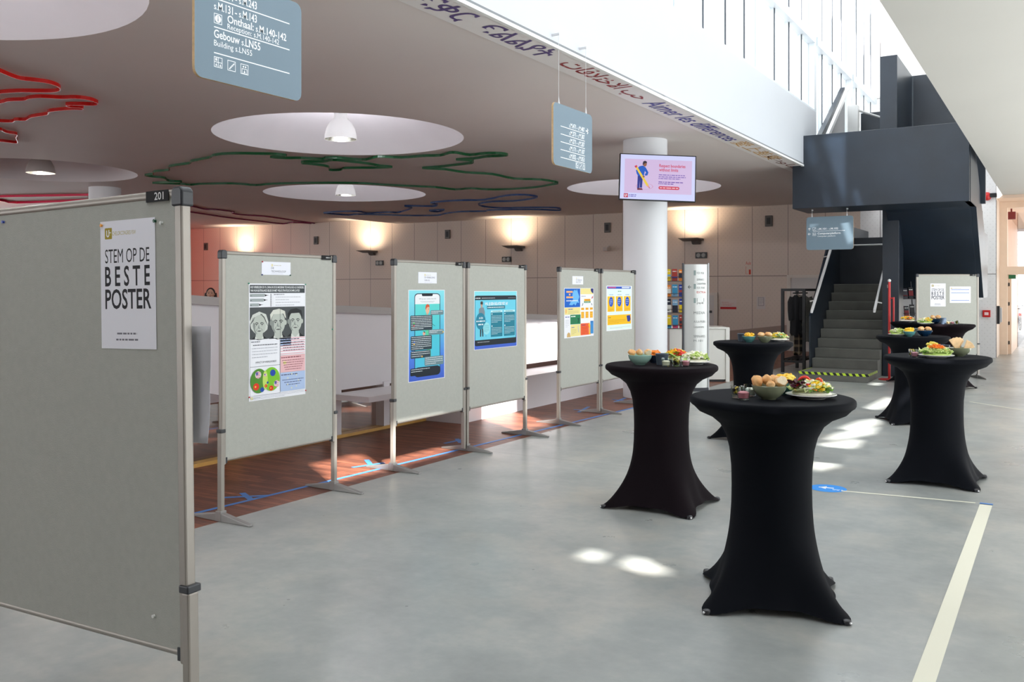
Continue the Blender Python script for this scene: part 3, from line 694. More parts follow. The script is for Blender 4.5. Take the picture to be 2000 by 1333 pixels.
# poster 1: three drawn faces
u, z, w, h = ext(bA, (486, 554), (596.5, 770)); p = Print(w, h, 600, 1180, 0.0006)
dk = (66, 72, 76)
p.rect(8, 14, 592, 96, dk)
p.text('HOE VERBEELDEN DE VS, CHINA EN DE EU MODERNE TECHNOLOGIE ALS ONDERDEEL', 16, 48, 22, (236, 238, 240), w=568, bold=0.012)
p.text('VAN HUN BUITENLANDS BELEID EN MET WELKE STRATEGISCHE IMPLICATIES?', 16, 82, 22, (236, 238, 240), w=520, bold=0.012)
for i, e in enumerate((148, 138, 90)):
    y = 104 + i * 48; p.rect(10, y, 10 + e, y + 32, (164, 172, 174)); p.poly([(10 + e, y + 4), (10 + e + 24, y + 12), (10 + e + 48, y + 14), (10 + e + 24, y + 18), (10 + e + 4, y + 28)], (44, 46, 48)); p.words(12, 30, y + 20, 6, (90, 96, 98), i)
for i in range(11): p.line(218, 106 + i * 12, 230, 112 + i * 12, 4, (90, 92, 98)); p.line(230, 106 + i * 12, 218, 112 + i * 12, 4, (90, 92, 98))
p.frame(244, 100, 590, 236, 2, (214, 216, 222)); p.words(254, 366, 112, 8, (120, 122, 130), 1, 1)
for i in range(4): p.words(272, 560, 138 + i * 28, 6, (176, 178, 186), 10 + i, (0.95, 0.5, 0.93, 0.7)[i])
p.rect(8, 240, 592, 560, (78, 82, 84))
def facedraw(cx, cy, s, hair, female=False, bald=0.0, dark=(40, 42, 44)):
    sk, sh, ln = (188, 194, 186), (140, 146, 142), (40, 42, 44)
    p.poly([(cx - 1.0 * s, 560), (cx - 0.86 * s, cy + 1.5 * s), (cx - 0.3 * s, cy + 1.02 * s), (cx + 0.3 * s, cy + 1.02 * s), (cx + 0.86 * s, cy + 1.5 * s), (cx + 1.0 * s, 560)], dark)
    p.poly([(cx - 0.42 * s, 560), (cx - 0.36 * s, cy + 0.9 * s), (cx + 0.36 * s, cy + 0.9 * s), (cx + 0.42 * s, 560)], sk)
    p.poly([(cx - 0.42 * s, cy + 1.2 * s), (cx, cy + 1.62 * s), (cx + 0.42 * s, cy + 1.2 * s), (cx + 0.46 * s, 560), (cx - 0.46 * s, 560)], (214, 218, 212))
    if female:
        p.poly([(cx - 0.86 * s, cy + 0.35 * s), (cx - 1.0 * s, cy - 0.4 * s), (cx - 0.7 * s, cy - 1.1 * s), (cx, cy - 1.42 * s), (cx + 0.72 * s, cy - 1.12 * s), (cx + 0.98 * s, cy - 0.3 * s), (cx + 0.86 * s, cy + 0.5 * s), (cx + 0.5 * s, cy + 0.8 * s), (cx - 0.5 * s, cy + 0.8 * s)], (206, 210, 204))
        for k in range(7): p.line(cx - 0.9 * s + 0.06 * k * s, cy - 0.1 * s - 0.09 * k * s, cx - 0.62 * s + 0.16 * k * s, cy - 0.8 * s - 0.06 * k * s, 5, (96, 100, 100)); p.line(cx + 0.9 * s - 0.05 * k * s, cy + 0.1 * s - 0.1 * k * s, cx + 0.5 * s - 0.06 * k * s, cy - 0.9 * s - 0.05 * k * s, 4, (110, 114, 112))
        p.layer += 1
    else:
        p.ell(cx - 0.72 * s, cy, 0.12 * s, 0.24 * s, sh); p.ell(cx + 0.72 * s, cy, 0.12 * s, 0.24 * s, sk)
    p.poly([(cx + math.cos(a) * 0.68 * s, cy + (math.sin(a) * (1.08 if math.sin(a) > 0 else 1.05)) * s * (1 if math.sin(a) < 0.5 else 1.0)) for a in [i * math.pi / 16 for i in range(32)]], sk)
    p.poly([(cx - 0.66 * s, cy - 0.3 * s), (cx - 0.4 * s, cy - 0.1 * s), (cx - 0.44 * s, cy + 0.5 * s), (cx - 0.2 * s, cy + 1.0 * s), (cx - 0.5 * s, cy + 0.74 * s), (cx - 0.68 * s, cy + 0.1 * s)], sh)
    if not female:
        p.poly([(cx - 0.74 * s, cy - 0.2 * s), (cx - 0.8 * s, cy - 0.8 * s), (cx - 0.5 * s, cy - 1.22 * s), (cx + 0.1 * s, cy - 1.34 * s), (cx + 0.66 * s, cy - 1.1 * s), (cx + 0.78 * s, cy - 0.4 * s), (cx + 0.66 * s, cy - 0.5 * s), (cx + 0.5 * s, cy - 0.86 * s), (cx - 0.46 * s, cy - 0.82 * s), (cx - 0.64 * s, cy - 0.5 * s)], hair)
    for e in (-1, 1):
        ex = cx + e * 0.29 * s
        p.poly([(ex - 0.2 * s, cy - 0.2 * s - 0.02 * s * e), (ex, cy - 0.3 * s), (ex + 0.2 * s, cy - 0.2 * s + 0.02 * s * e), (ex + 0.18 * s, cy - 0.14 * s), (ex, cy - 0.22 * s), (ex - 0.18 * s, cy - 0.14 * s)], ln)
        p.ell(ex, cy - 0.04 * s, 0.15 * s, 0.06 * s, (220, 224, 218), 12); p.ell(ex, cy - 0.04 * s, 0.06 * s, 0.06 * s, ln, 10)
        p.line(ex - 0.16 * s, cy - 0.08 * s, ex + 0.16 * s, cy - 0.08 * s, 0.05 * s, ln); p.line(ex - 0.12 * s, cy + 0.08 * s, ex + 0.12 * s, cy + 0.08 * s, 0.03 * s, sh)
        p.line(cx + e * 0.2 * s, cy + 0.36 * s, cx + e * 0.34 * s, cy + 0.6 * s, 0.04 * s, (110, 114, 112))
    p.poly([(cx - 0.05 * s, cy - 0.1 * s), (cx - 0.17 * s, cy + 0.32 * s), (cx, cy + 0.4 * s), (cx + 0.17 * s, cy + 0.32 * s), (cx + 0.02 * s, cy + 0.3 * s)], sh)
    p.poly([(cx - 0.28 * s, cy + 0.62 * s), (cx, cy + 0.57 * s), (cx + 0.28 * s, cy + 0.62 * s), (cx, cy + 0.7 * s)], (84, 86, 86))
facedraw(104, 420, 96, (200, 204, 198), True); facedraw(300, 404, 108, (214, 216, 206)); facedraw(484, 396, 104, (44, 46, 48))
p.line(320, 240, 320, 560, 2, (60, 62, 64)); p.layer += 1
p.words(20, 110, 588, 8, (110, 112, 120), 3); p.words(40, 290, 622, 8, (90, 92, 100), 4); p.para(30, 290, 654, 30, 4, 7, (186, 188, 196), 5)
p.text('IMPACT OP WERELDORDE?', 66, 806, 18, (84, 86, 92), w=214)
p.frame(8, 560, 320, 838, 2, (120, 122, 128)); p.frame(8, 838, 320, 1130, 2, (120, 122, 128))
p.rect(322, 560, 592, 744, (240, 238, 244))
for i in range(7): p.rect(322, 562 + i * 27, 592, 574 + i * 27, (232, 192, 200), up=False)
p.rect(322, 562, 436, 648, (172, 192, 226)); p.words(330, 530, 580, 9, (84, 70, 90), 1); 
for i in range(4): p.words(350, 580, 614 + i * 27, 8, (110, 80, 96), 20 + i)
p.rect(322, 746, 592, 924, (232, 186, 190)); p.words(330, 550, 770, 10, (130, 60, 70), 3)
for i in range(5): p.words(340 + 8 * i, 582 - 8 * i, 800 + i * 24, 7, (146, 84, 92), 30 + i)
p.poly([(360, 800), (372, 816), (390, 812), (380, 828), (386, 842), (370, 836), (356, 846), (356, 826), (342, 818), (358, 814)], (236, 224, 150))
p.rect(322, 926, 592, 1120, (176, 196, 230)); p.words(330, 510, 950, 10, (80, 86, 120), 4)
for i in range(3): p.words(342 + 20 * i, 574 - 20 * i, 1004 + i * 26, 8, (94, 104, 146), 40 + i)
for i in range(7):
    a = i * 0.9; p.ell(456 + 62 * math.cos(a), 1020 + 76 * math.sin(a), 7, 9, (222, 222, 190), 8)
p.ell(98, 984, 86, 124, (84, 140, 54)); p.ell(226, 978, 88, 122, (128, 196, 52))
p.ell(162, 982, 26, 96, (196, 222, 110))
def flag_us(cx, cy, r):
    p.ell(cx, cy, r, r * 1.2, (234, 230, 236))
    for i in range(4): p.rect(cx - r * 0.8, cy - r + i * r * 0.6, cx + r * 0.8, cy - r + i * r * 0.6 + r * 0.26, (206, 110, 120), up=False)
    p.layer += 1; p.rect(cx - r * 0.8, cy - r * 0.9, cx, cy + 0.1 * r, (96, 92, 160))
for cx, cy, k, r in ((90, 922, 0, 30), (70, 1040, 1, 30), (130, 1076, 2, 20), (162, 930, 0, 14), (168, 1042, 1, 14), (186, 1010, 2, 10), (240, 916, 2, 28), (280, 1030, 0, 28), (224, 1070, 1, 22)):
    if k == 0: flag_us(cx, cy, r)
    elif k == 1: p.ell(cx, cy, r, r * 1.2, (222, 60, 36)); p.ell(cx - r * 0.25, cy, r * 0.3, r * 0.34, (240, 200, 80), 8)
    else: p.ell(cx, cy, r, r * 1.2, (40, 76, 168))
p.para(40, 580, 1134, 14, 3, 4, (190, 192, 200), 60); uplus(p, 16, 1140, 26, (206, 196, 110)); p.words(44, 110, 1152, 5, (190, 196, 206), 3)
hang(p, 'research_poster', (240, 241, 247), bA, u, z, 'white poster with three grey drawn faces and green circles', 'poster', 'research posters on the boards')
# gradient print for the two blue posters
def grad(name, stops):
    n = N(name); x, y, zz = n.xyz(); g = n.nt.nodes.new('ShaderNodeTexCoord'); s = n.nt.nodes.new('ShaderNodeSeparateXYZ'); n.link(g.outputs['Generated'], s.inputs[0])
    n.link(n.ramp(s.outputs[2], *[(a, C(*c)) for a, c in stops]), n.b.inputs['Base Color']); n.b.inputs['Roughness'].default_value = 0.55; return n.m
gsky = grad('poster_blue_print', ((0.0, (44, 84, 196)), (0.25, (60, 120, 222)), (0.6, (80, 190, 222)), (1.0, (130, 222, 232))))
gsc = grad('poster_screen_print', ((0.1, (64, 190, 226)), (0.5, (60, 196, 214)), (0.9, (84, 214, 204))))
u, z, w, h = ext(bB, (797.5, 566.5), (868.5, 738)); p = Print(w, h, 440, 1060, 0.0006)
p.rect(6, 6, 434, 1054, gsky)
p.rrect(70, 40, 384, 1012, 44, (36, 62, 84)); p.rrect(78, 50, 376, 1000, 38, gsc); p.rrect(78, 50, 376, 164, 38, (236, 238, 242)); p.rect(78, 130, 376, 166, (236, 238, 242))
p.rrect(158, 40, 290, 74, 14, (34, 38, 46)); p.text('Wil jij een relatie met AI?', 124, 112, 15, (120, 124, 134), w=206); p.words(140, 312, 134, 5, (186, 190, 198), 1); p.words(154, 300, 146, 5, (186, 190, 198), 2)
p.poly([(206, 270), (216, 330), (236, 420), (256, 560), (270, 820), (226, 850), (214, 600), (196, 420), (196, 330)], (92, 206, 160))
p.ell(226, 230, 24, 52, (228, 180, 152)); p.poly([(200, 218), (206, 180), (226, 166), (250, 180), (250, 206), (232, 200), (214, 212), (208, 236)], (206, 88, 50)); p.rect(214, 270, 232, 292, (216, 166, 140)); p.line(232, 226, 244, 226, 4, (60, 50, 50))
p.line(160, 440, 190, 500, 12, (92, 206, 160)); p.ell(184, 510, 16, 24, (222, 172, 146)); p.line(280, 400, 318, 430, 6, (60, 120, 110)); p.layer += 1
def bub(x0, y0, x1, y1, n, col, seed, dy=18): 
    p.rrect(x0, y0, x1, y1, 12, col, 14); p.para(x0 + 10, x1 - 10, y0 + 15, dy, n, 7, (222, 230, 234), seed)
d2, g2 = (50, 66, 76), (110, 138, 146)
bub(262, 242, 424, 298, 2, g2, 1); bub(22, 296, 284, 472, 8, d2, 2, 20); bub(238, 470, 424, 532, 2, g2, 3); bub(26, 534, 278, 700, 7, d2, 4, 22); bub(26, 706, 262, 792, 3, d2, 5, 24); bub(190, 786, 424, 892, 4, g2, 6, 23)
for x, y, c in ((58, 386, (90, 200, 90)), (58, 416, (210, 70, 60)), (414, 506, (240, 190, 70)), (60, 628, (240, 190, 70)), (154, 776, (240, 190, 70)), (62, 606, (70, 110, 210))): p.rect(x, y - 9, x + 12, y + 9, c, up=False)
p.layer += 1; p.rrect(70, 900, 384, 1012, 44, (34, 40, 50)); bub(22, 906, 262, 992, 2, (30, 40, 50), 7, 24)
hang(p, 'research_poster', (240, 241, 247), bB, u, z, 'tall blue poster picturing a phone chat and a red haired figure', 'poster', 'research posters on the boards')
u, z, w, h = ext(bC, (926, 569), (1009.5, 676)); p = Print(w, h, 500, 640, 0.0006)
p.rect(4, 4, 496, 636, gsky); p.rrect(8, 50, 492, 600, 18, (36, 44, 52)); p.rect(12, 98, 486, 536, (110, 206, 230)); p.words(14, 130, 78, 9, (220, 224, 228), 1, 0.5); p.words(84, 236, 78, 6, (200, 206, 212), 3); p.words(392, 486, 78, 7, (120, 126, 134), 5)
for i in range(9):
    r = random.Random(i); p.rect(20 + r.random() * 440, 110 + r.random() * 380, 40 + r.random() * 440, 130 + r.random() * 400, (118, 196, 224), up=False) if 0 else p.ell(30 + r.random() * 440, 110 + r.random() * 400, 9, 10, (94, 186, 216), 6)
p.text('WIL JIJ EEN RELATIE MET AI?', 118, 156, 30, (232, 240, 244), w=268, bold=0.03)
p.rect(142, 164, 354, 200, (38, 120, 142)); p.words(150, 346, 182, 9, (220, 234, 238), 2)
p.poly([(52, 196), (76, 176), (104, 180), (118, 230), (114, 300), (104, 320), (58, 320), (50, 280)], (126, 138, 148)); p.ell(82, 146, 12, 30, (190, 150, 130)); p.poly([(68, 140), (70, 118), (84, 110), (96, 120), (96, 140)], (70, 56, 50)); p.rect(72, 138, 96, 146, (30, 34, 40)); p.rect(74, 172, 90, 182, (190, 150, 130))
p.poly([(64, 320), (100, 320), (100, 500), (90, 500), (82, 350), (76, 500), (64, 500)], (40, 46, 54)); p.ell(72, 330, 54, 92, (38, 130, 156))
p.text('AI EN', 52, 306, 22, (222, 236, 240), w=44, bold=0.02); p.words(24, 118, 330, 14, (222, 236, 240), 2); p.words(44, 100, 366, 14, (222, 236, 240), 3)
p.ell(138, 414, 40, 66, (150, 220, 230)); p.para(108, 168, 376, 12, 7, 4, (90, 170, 186), 9)
for x in (186, 338):
    p.rect(x, 216, x + 136, 238, (190, 232, 238)); p.words(x + 20, x + 112, 228, 7, (90, 130, 140), x); p.rect(x, 240, x + 136, 512, (38, 126, 148)); p.rect(x + 8, 250, x + 18, 262, (220, 234, 238)); p.rect(x + 8, 384, x + 18, 398, (220, 234, 238))
    p.para(x + 8, x + 128, 280, 17, 5, 5, (196, 222, 228), x); p.para(x + 8, x + 128, 412, 17, 5, 5, (196, 222, 228), x + 9)
p.words(36, 170, 560, 7, (170, 176, 184), 8)
hang(p, 'research_poster', (240, 241, 247), bC, u, z, 'blue poster picturing a tablet with a standing man', 'poster', 'research posters on the boards')
u, z, w, h = ext(bD, (1102, 563), (1159.5, 656)); p = Print(w, h, 380, 620, 0.0008)
Y1, BL, GR, OR, OR2 = (238, 224, 150), (24, 98, 196), (36, 128, 84), (236, 96, 52), (246, 184, 54)
p.rect(4, 6, 200, 240, BL); p.poly([(110, 40), (130, 20), (150, 34), (158, 10), (172, 60), (190, 110), (176, 150), (188, 190), (160, 180), (140, 220), (122, 196), (100, 214), (60, 210), (80, 170), (110, 150), (100, 90)], (110, 184, 236))
for i, (a, b) in enumerate(((26, 104), (58, 76), (26, 110))): p.rect(a, 36 + i * 34, b, 58 + i * 34, (248, 178, 120), up=False)
p.layer += 1; p.words(26, 168, 158, 12, (230, 234, 240), 1)
p.rect(204, 4, 376, 78, Y1); p.poly([(340, 4), (376, 4), (376, 70), (352, 54), (340, 30)], (40, 50, 120)); p.rect(252, 138, 336, 166, OR2); p.rect(252, 166, 336, 190, GR); p.words(262, 328, 152, 8, (206, 110, 60), 1); p.words(262, 328, 178, 8, (220, 230, 220), 2); p.words(214, 274, 104, 6, (120, 120, 140), 3)
p.poly([(350, 120), (372, 96), (372, 126), (352, 142)], (210, 130, 130)); p.line(226, 226, 238, 192, 7, (84, 90, 110)); p.line(348, 196, 358, 222, 7, (84, 90, 110)); p.layer += 1
for i in range(3): p.rect(212 + i * 58, 250, 252 + i * 58, 280, OR2, up=False); p.rect(212 + i * 58, 302, 252 + i * 58, 384, OR2, up=False)
p.layer += 1
for i in range(3): p.words(216 + i * 58, 248 + i * 58, 265, 6, (190, 110, 40), i); p.para(216 + i * 58, 248 + i * 58, 316, 28, 3, 4, (200, 130, 60), i)
p.rect(4, 244, 202, 330, Y1); p.words(46, 110, 264, 10, (70, 90, 170), 4); p.para(46, 180, 290, 16, 3, 4, (170, 164, 120), 5); p.ell(22, 288, 10, 30, (240, 190, 120), 10)
p.rect(74, 334, 204, 454, GR); p.words(84, 140, 356, 14, (226, 236, 226), 5); p.para(90, 150, 384, 14, 5, 4, (60, 90, 70), 6); p.poly([(160, 380), (190, 376), (186, 400), (180, 440), (168, 440), (172, 400)], (20, 84, 62))
p.words(12, 62, 360, 10, (70, 80, 170), 7); p.para(14, 60, 400, 20, 5, 4, (180, 182, 196), 8); p.poly([(32, 610), (36, 570), (50, 550), (70, 560), (78, 610)], (206, 170, 110))
p.rect(78, 458, 204, 604, Y1); p.words(90, 124, 492, 9, (90, 110, 180), 8); p.para(90, 150, 520, 18, 4, 4, (180, 172, 120), 9); p.line(172, 476, 180, 560, 8, (190, 190, 200))
p.rect(206, 450, 314, 600, OR); p.words(216, 268, 472, 11, (150, 60, 110), 9); p.para(218, 290, 500, 20, 5, 4, (190, 64, 40), 2); p.poly([(314, 600), (318, 520), (306, 470), (320, 440), (334, 480), (340, 600)], OR2); p.rect(334, 424, 376, 590, (60, 140, 204)); p.words(340, 372, 438, 10, (36, 96, 170), 3)
hang(p, 'research_poster', (240, 241, 247), bD, u, z, 'poster of blue yellow green and orange patches', 'poster', 'research posters on the boards')
u, z, w, h = ext(bE, (1184.5, 558.5), (1234, 643)); p = Print(w, h, 320, 570, 0.0009)
p.rect(8, 10, 312, 560, (224, 242, 238)); p.rect(8, 8, 304, 38, (44, 84, 186)); p.rect(20, 14, 116, 28, (206, 90, 130)); p.rect(190, 14, 292, 30, (222, 228, 240)); p.words(140, 182, 70, 12, (120, 170, 140), 3)
for i in range(3):
    x = 12 + 102 * i; p.words(x + 20, x + 70, 114, 7, (110, 150, 190), i); p.rect(x, 134, x + 86, 328, (250, 192, 34)); p.ell(x + 44, 204, 26, 62, (32, 84, 190)); p.para(x + 28, x + 60, 180, 24, 3, 7, (196, 206, 226), i); p.para(x + 12, x + 74, 292, 13, 3, 4, (206, 140, 40), i)
p.rect(12, 372, 308, 496, (250, 192, 34)); p.words(22, 54, 402, 11, (160, 120, 60), 3); p.para(22, 240, 436, 18, 3, 4, (180, 136, 50), 5); p.poly([(250, 388), (296, 384), (304, 440), (290, 470), (262, 464)], (46, 62, 150)); p.para(40, 300, 530, 12, 2, 4, (190, 200, 206), 7)
hang(p, 'research_poster', (240, 241, 247), bE, u, z, 'pale poster with three yellow boxes holding blue ovals', 'poster', 'research posters on the boards')
# the curled paper that hangs on the hidden side of the nearest board
p = Print(0.62, 0.3, 62, 30); M = Matrix.Translation(b1.location) @ b1.rotation_euler.to_matrix().to_4x4()
n = 14; b = MB(); vs = []
for i in range(n + 1):
    t = i / n; zz = 1.13 + 0.38 * t
    for k in range(7):
        q = k / 6; x = 0.96 + 0.262 * q + 0.035 * q * max(0, t - 0.45) * 1.8; vs.append((x, 0.03 + 0.02 * q + 0.012 * q * math.sin(t * 4), zz))
fs = [(i * 7 + k, i * 7 + k + 1, (i + 1) * 7 + k + 1, (i + 1) * 7 + k) for i in range(n) for k in range(6)]
b.add(vs, fs); o = b.build('loose_poster', ink(230, 230, 240), smooth=60); sd = o.modifiers.new('thickness', 'SOLIDIFY'); sd.thickness = 0.001
o.location = b1.location; o.rotation_euler = b1.rotation_euler; tag(o, 'curled white sheet jutting out behind the nearest board', 'poster')
# ------------------------------------------------------------------ hanging signs
signm = mat('sign_blue_grey', (106, 126, 140), 0.42, noise=0.02, nscale=2); ply = mat('plywood_edge', (196, 166, 124), 0.6, noise=0.12, nscale=30)
WT = (240, 244, 248)
def rr(w, h, r):
    pts = []
    for cx, cz, a in ((w - r, r, -90), (w - r, h - r, 0), (r, h - r, 90), (r, r, 180)):
        for i in range(7): t = math.radians(a + 15 * i); pts.append((cx + r * math.cos(t), cz + r * math.sin(t)))
    return pts
def sign(label, loc, rz, w, h, draw, wires, W, H):
    t = thing('hanging_sign', label, 'sign', loc, rz, 'blue grey wayfinding signs')
    pts = rr(w, h, 0.05)
    b = MB(); n = len(pts); b.prism(pts, 0.0, 0.02, 'y'); b.mi = [0, 0] + [1] * n
    b.build('sign_panel', [signm, ply], t)
    p = Print(w, h, W, H, 0.0006); draw(p); q = p.mb.build('sign_lettering', p.mats, t); q.location = (0, -0.0004, 0)
    for x, zt in wires:
        b = MB().tube([(x, 0.01, h), (x, 0.01, h + 0.06)], [0.012, 0.003], 10); b.tube([(x, 0.01, h + 0.05), (x, 0.01, zt - 0.02)], 0.0022, 6); b.box(x - 0.008, x + 0.008, 0.002, 0.0795, zt - 0.02, zt)
        b.build('hanging_wire', mat('steel_wire', (206, 206, 208), 0.3, metal=0.4), t)
def icon(p, x, y, s, kind):
    t = s * 0.06; p.frame(x, y, x + s, y + s, t, WT)
    if kind == 'i': p.ell(x + s / 2, y + s / 2, s * 0.38, s * 0.38, WT); p.rect(x + s * 0.45, y + s * 0.42, x + s * 0.56, y + s * 0.74, signm); p.ell(x + s * 0.5, y + s * 0.3, s * 0.07, s * 0.07, signm, 10)
    if kind == 'stairs':
        for i in range(4): p.line(x + s * (0.18 + 0.16 * i), y + s * (0.8 - 0.16 * i), x + s * (0.36 + 0.16 * i), y + s * (0.8 - 0.16 * i), s * 0.1, WT); p.line(x + s * (0.34 + 0.16 * i), y + s * (0.8 - 0.16 * i), x + s * (0.34 + 0.16 * i), y + s * (0.62 - 0.16 * i), s * 0.08, WT)
    if kind == 'wc':
        p.line(x, y + s / 2, x + s, y + s / 2, t, WT); p.line(x + s / 2, y, x + s / 2, y + s, t, WT)
        for a, c in ((0.26, 0.26), (0.27, 0.74), (0.75, 0.75)): p.poly([(x + s * a, y + s * (c - 0.14)), (x + s * (a + 0.12), y + s * (c + 0.12)), (x + s * (a - 0.12), y + s * (c + 0.12))], WT)
        p.ring(x + s * 0.26, y + s * 0.24, s * 0.12, s * 0.14, s * 0.04, WT, 12)
    if kind == 'lift':
        p.frame(x + s * 0.16, y + s * 0.44, x + s * 0.84, y + s * 0.96, t, WT); p.poly([(x + s * 0.5, y + s * 0.56), (x + s * 0.62, y + s * 0.86), (x + s * 0.38, y + s * 0.86)], WT)
        for a in (0.36, 0.64): p.ell(x + s * a, y + s * 0.26, s * 0.1, s * 0.1, WT, 8)
    if kind == 'pc': p.frame(x + s * 0.4, y + s * 0.34, x + s * 0.86, y + s * 0.72, t, WT); p.ell(x + s * 0.26, y + s * 0.34, s * 0.1, s * 0.1, WT, 8); p.line(x + s * 0.26, y + s * 0.5, x + s * 0.4, y + s * 0.8, s * 0.12, WT)
    p.layer += 1
def arrow(p, x, y, s, ang):
    c, sn = math.cos(math.radians(ang)), math.sin(math.radians(ang)); R = lambda a, b: (x + (a * c - b * sn) * s, y + (a * sn + b * c) * s)
    p.line(*R(-0.5, 0), *R(0.42, 0), 0.2 * s, WT); p.line(*R(0.48, 0.06), *R(0.05, -0.42), 0.2 * s, WT); p.line(*R(0.48, -0.06), *R(0.05, 0.42), 0.2 * s, WT)
def mixed(p, x, y, h, parts, sx):
    for tx, bold in parts: x = p.text(tx, x, y, h, WT, w=sx * len(tx), bold=0.02 if bold else 0.0) + sx * 0.18
    return x
def draw1(p):
    p.layer = 1; sx = 21
    for yl in (145, 303, 446): p.rect(130, yl - 3, 700, yl + 3, WT, up=False)
    def code(x, y, h, a, b, s=1.0):
        x = p.text('s.', x, y, h * 0.86, WT, w=26 * s); x = p.text(a, x + 3, y, h, WT, w=104 * s, bold=0.012); x = p.text('-', x + 14, y, h, WT, w=16 * s); x = p.text('s.', x + 14, y, h * 0.86, WT, w=26 * s); p.text(b, x + 3, y, h, WT, w=104 * s, bold=0.012)
    code(130, 128, 44, 'M.231', 'M.243'); code(130, 205, 44, 'M.131', 'M.143')
    icon(p, 130, 226, 56, 'i')
    x = p.text('Onthaal:', 224, 256, 42, WT, w=192, bold=0.012); x = p.text('s.', x + 16, 256, 36, WT, w=26); p.text('M.140-142', x + 3, 256, 42, WT, w=212, bold=0.012)
    p.text('Reception:', 224, 292, 30, WT, w=176); p.text('s.M.140-142', 418, 292, 30, WT, w=196)
    x = p.text('Gebouw', 130, 360, 44, WT, w=182, bold=0.012); x = p.text('s.', x + 14, 360, 36, WT, w=26); p.text('LN55', x + 3, 360, 44, WT, w=112, bold=0.012)
    p.text('Building s.LN55', 130, 406, 32, WT, w=274)
    for i, k in enumerate(('wc', 'stairs', 'lift')): icon(p, 130 + 94 * i, 466, 58, k)
def draw2(p):
    p.layer = 1
    for i, (a, b) in enumerate((('M.471', 'M.487'), ('M.371', 'M.387'), ('M.271', 'M.287'), ('M.171', 'M.187'), ('M.052', 'M.053'))):
        y = 190 + 73 * i; x = p.text('s.', 312, y, 36, WT, w=24); x = p.text(a, x + 3, y, 42, WT, w=112, bold=0.012); x = p.text('-', x + 14, y, 40, WT, w=14); x = p.text('s.', x + 14, y, 36, WT, w=24); p.text(b, x + 3, y, 42, WT, w=112, bold=0.012)
        p.rect(140, y + 12, 640, y + 18, WT, up=False)
    arrow(p, 690, 172, 60, 0)
    for i, k in enumerate(('wc', 'stairs', 'lift')): icon(p, 446 + 72 * i, 508, 54, k)
def draw3(p):
    p.layer = 1
    arrow(p, 54, 228, 50, -90); arrow(p, 54, 318, 50, 180); icon(p, 116, 198, 60, 'stairs'); icon(p, 116, 294, 60, 'pc')
    x = p.text('s.', 206, 244, 30, WT, w=24); x = p.text('M.101', x + 4, 244, 34, WT, w=132, bold=0.012); x = p.text('-', x + 20, 244, 30, WT, w=14); x = p.text('s.', x + 18, 244, 30, WT, w=24); p.text('M.102', x + 4, 244, 34, WT, w=132, bold=0.012)
    p.rect(120, 266, 700, 272, WT); p.text('Computerplatform', 206, 330, 36, WT, w=416, bold=0.012); p.text('Computer platform', 206, 376, 26, WT, w=322)
SX = -4.0
sign('large hanging sign nearest to us, reading Onthaal and Reception', (SX, 3.26, 2.81), math.pi / 2, 0.8, 0.6, draw1, ((0.13, 1.25), (0.67, 1.25)), 800, 600)
sign('smaller hanging sign listing five rooms with an arrow, hung from the white gallery edge', (SX, 7.28, 2.81), math.pi / 2, 0.8, 0.58, draw2, ((0.12, 1.24), (0.68, 1.24)), 800, 580)
a = atY(1575, 489, 17.2); c = atY(1667, 421, 17.2)
sign('hanging sign reading Computerplatform under the black stair bridge', (a.x, 17.2, a.z), 0, c.x - a.x, c.z - a.z, draw3, ((0.1, c.z - a.z + 0.14), (0.72, c.z - a.z + 0.14)), 850, 620)
# ------------------------------------------------------------------ screen on the column
tl, br = atd(1209.5, 301, 13.3), atd(1359.5, 393.5, 13.3)
sw = math.hypot(br.x - tl.x, br.y - tl.y); sh = tl.z - br.z
sc_ = thing('screen', 'flat screen showing Respect boundaries without limits, mounted on the white column', 'television', ((tl.x + br.x) / 2, (tl.y + br.y) / 2, br.z + sh / 2))
sc_.rotation_euler = (math.radians(-6), math.radians(2.2), YAW)
MB().box(-sw / 2, sw / 2, 0, 0.05, -sh / 2, sh / 2).build('casing', mat('screen_black', (16, 17, 20), 0.35), sc_, bevel=0.006)
MB().box(-0.14, 0.14, 0.05, 0.26, -0.12, 0.12).build('wall_bracket', mat('black_trim', (24, 24, 26), 0.4), sc_)
p = Print(sw - 0.03, sh - 0.03, 1600, 920, 0.0008, emit=0.82)
p.layer = 1; p.rect(90, 90, 1530, 790, (214, 190, 228))
p.ring(520, 650, 180, 66, 6, (206, 80, 130)); 
p.poly([(372, 430), (482, 440), (470, 680), (420, 680), (424, 520), (412, 690), (366, 690)], (36, 50, 140)); p.poly([(366, 690), (470, 690), (486, 726), (370, 730)], (110, 36, 60))
p.poly([(330, 330), (400, 240), (480, 220), (540, 260), (600, 360), (580, 420), (530, 430), (520, 400), (550, 370), (524, 330), (500, 440), (376, 440), (350, 380)], (24, 92, 196))
p.poly([(310, 250), (350, 236), (610, 620), (566, 644)], (240, 206, 70)); p.poly([(296, 238), (346, 214), (362, 250), (322, 276)], (206, 60, 90)); p.poly([(566, 644), (610, 620), (640, 694)], (230, 160, 150)); p.poly([(612, 672), (626, 656), (640, 694)], (196, 40, 70))
p.poly([(340, 370), (352, 400), (384, 420), (400, 400), (364, 370)], (24, 92, 196)); p.ell(520, 190, 40, 50, (150, 98, 70)); p.poly([(470, 200), (480, 140), (520, 118), (562, 138), (562, 176), (530, 164), (500, 190), (490, 212)], (50, 40, 60)); p.ell(500, 450, 24, 18, (150, 98, 70))
p.text('Respect boundaries', 830, 240, 62, (206, 60, 96), w=560, bold=0.02); p.text('without limits', 826, 324, 62, (206, 60, 96), w=410, bold=0.02)
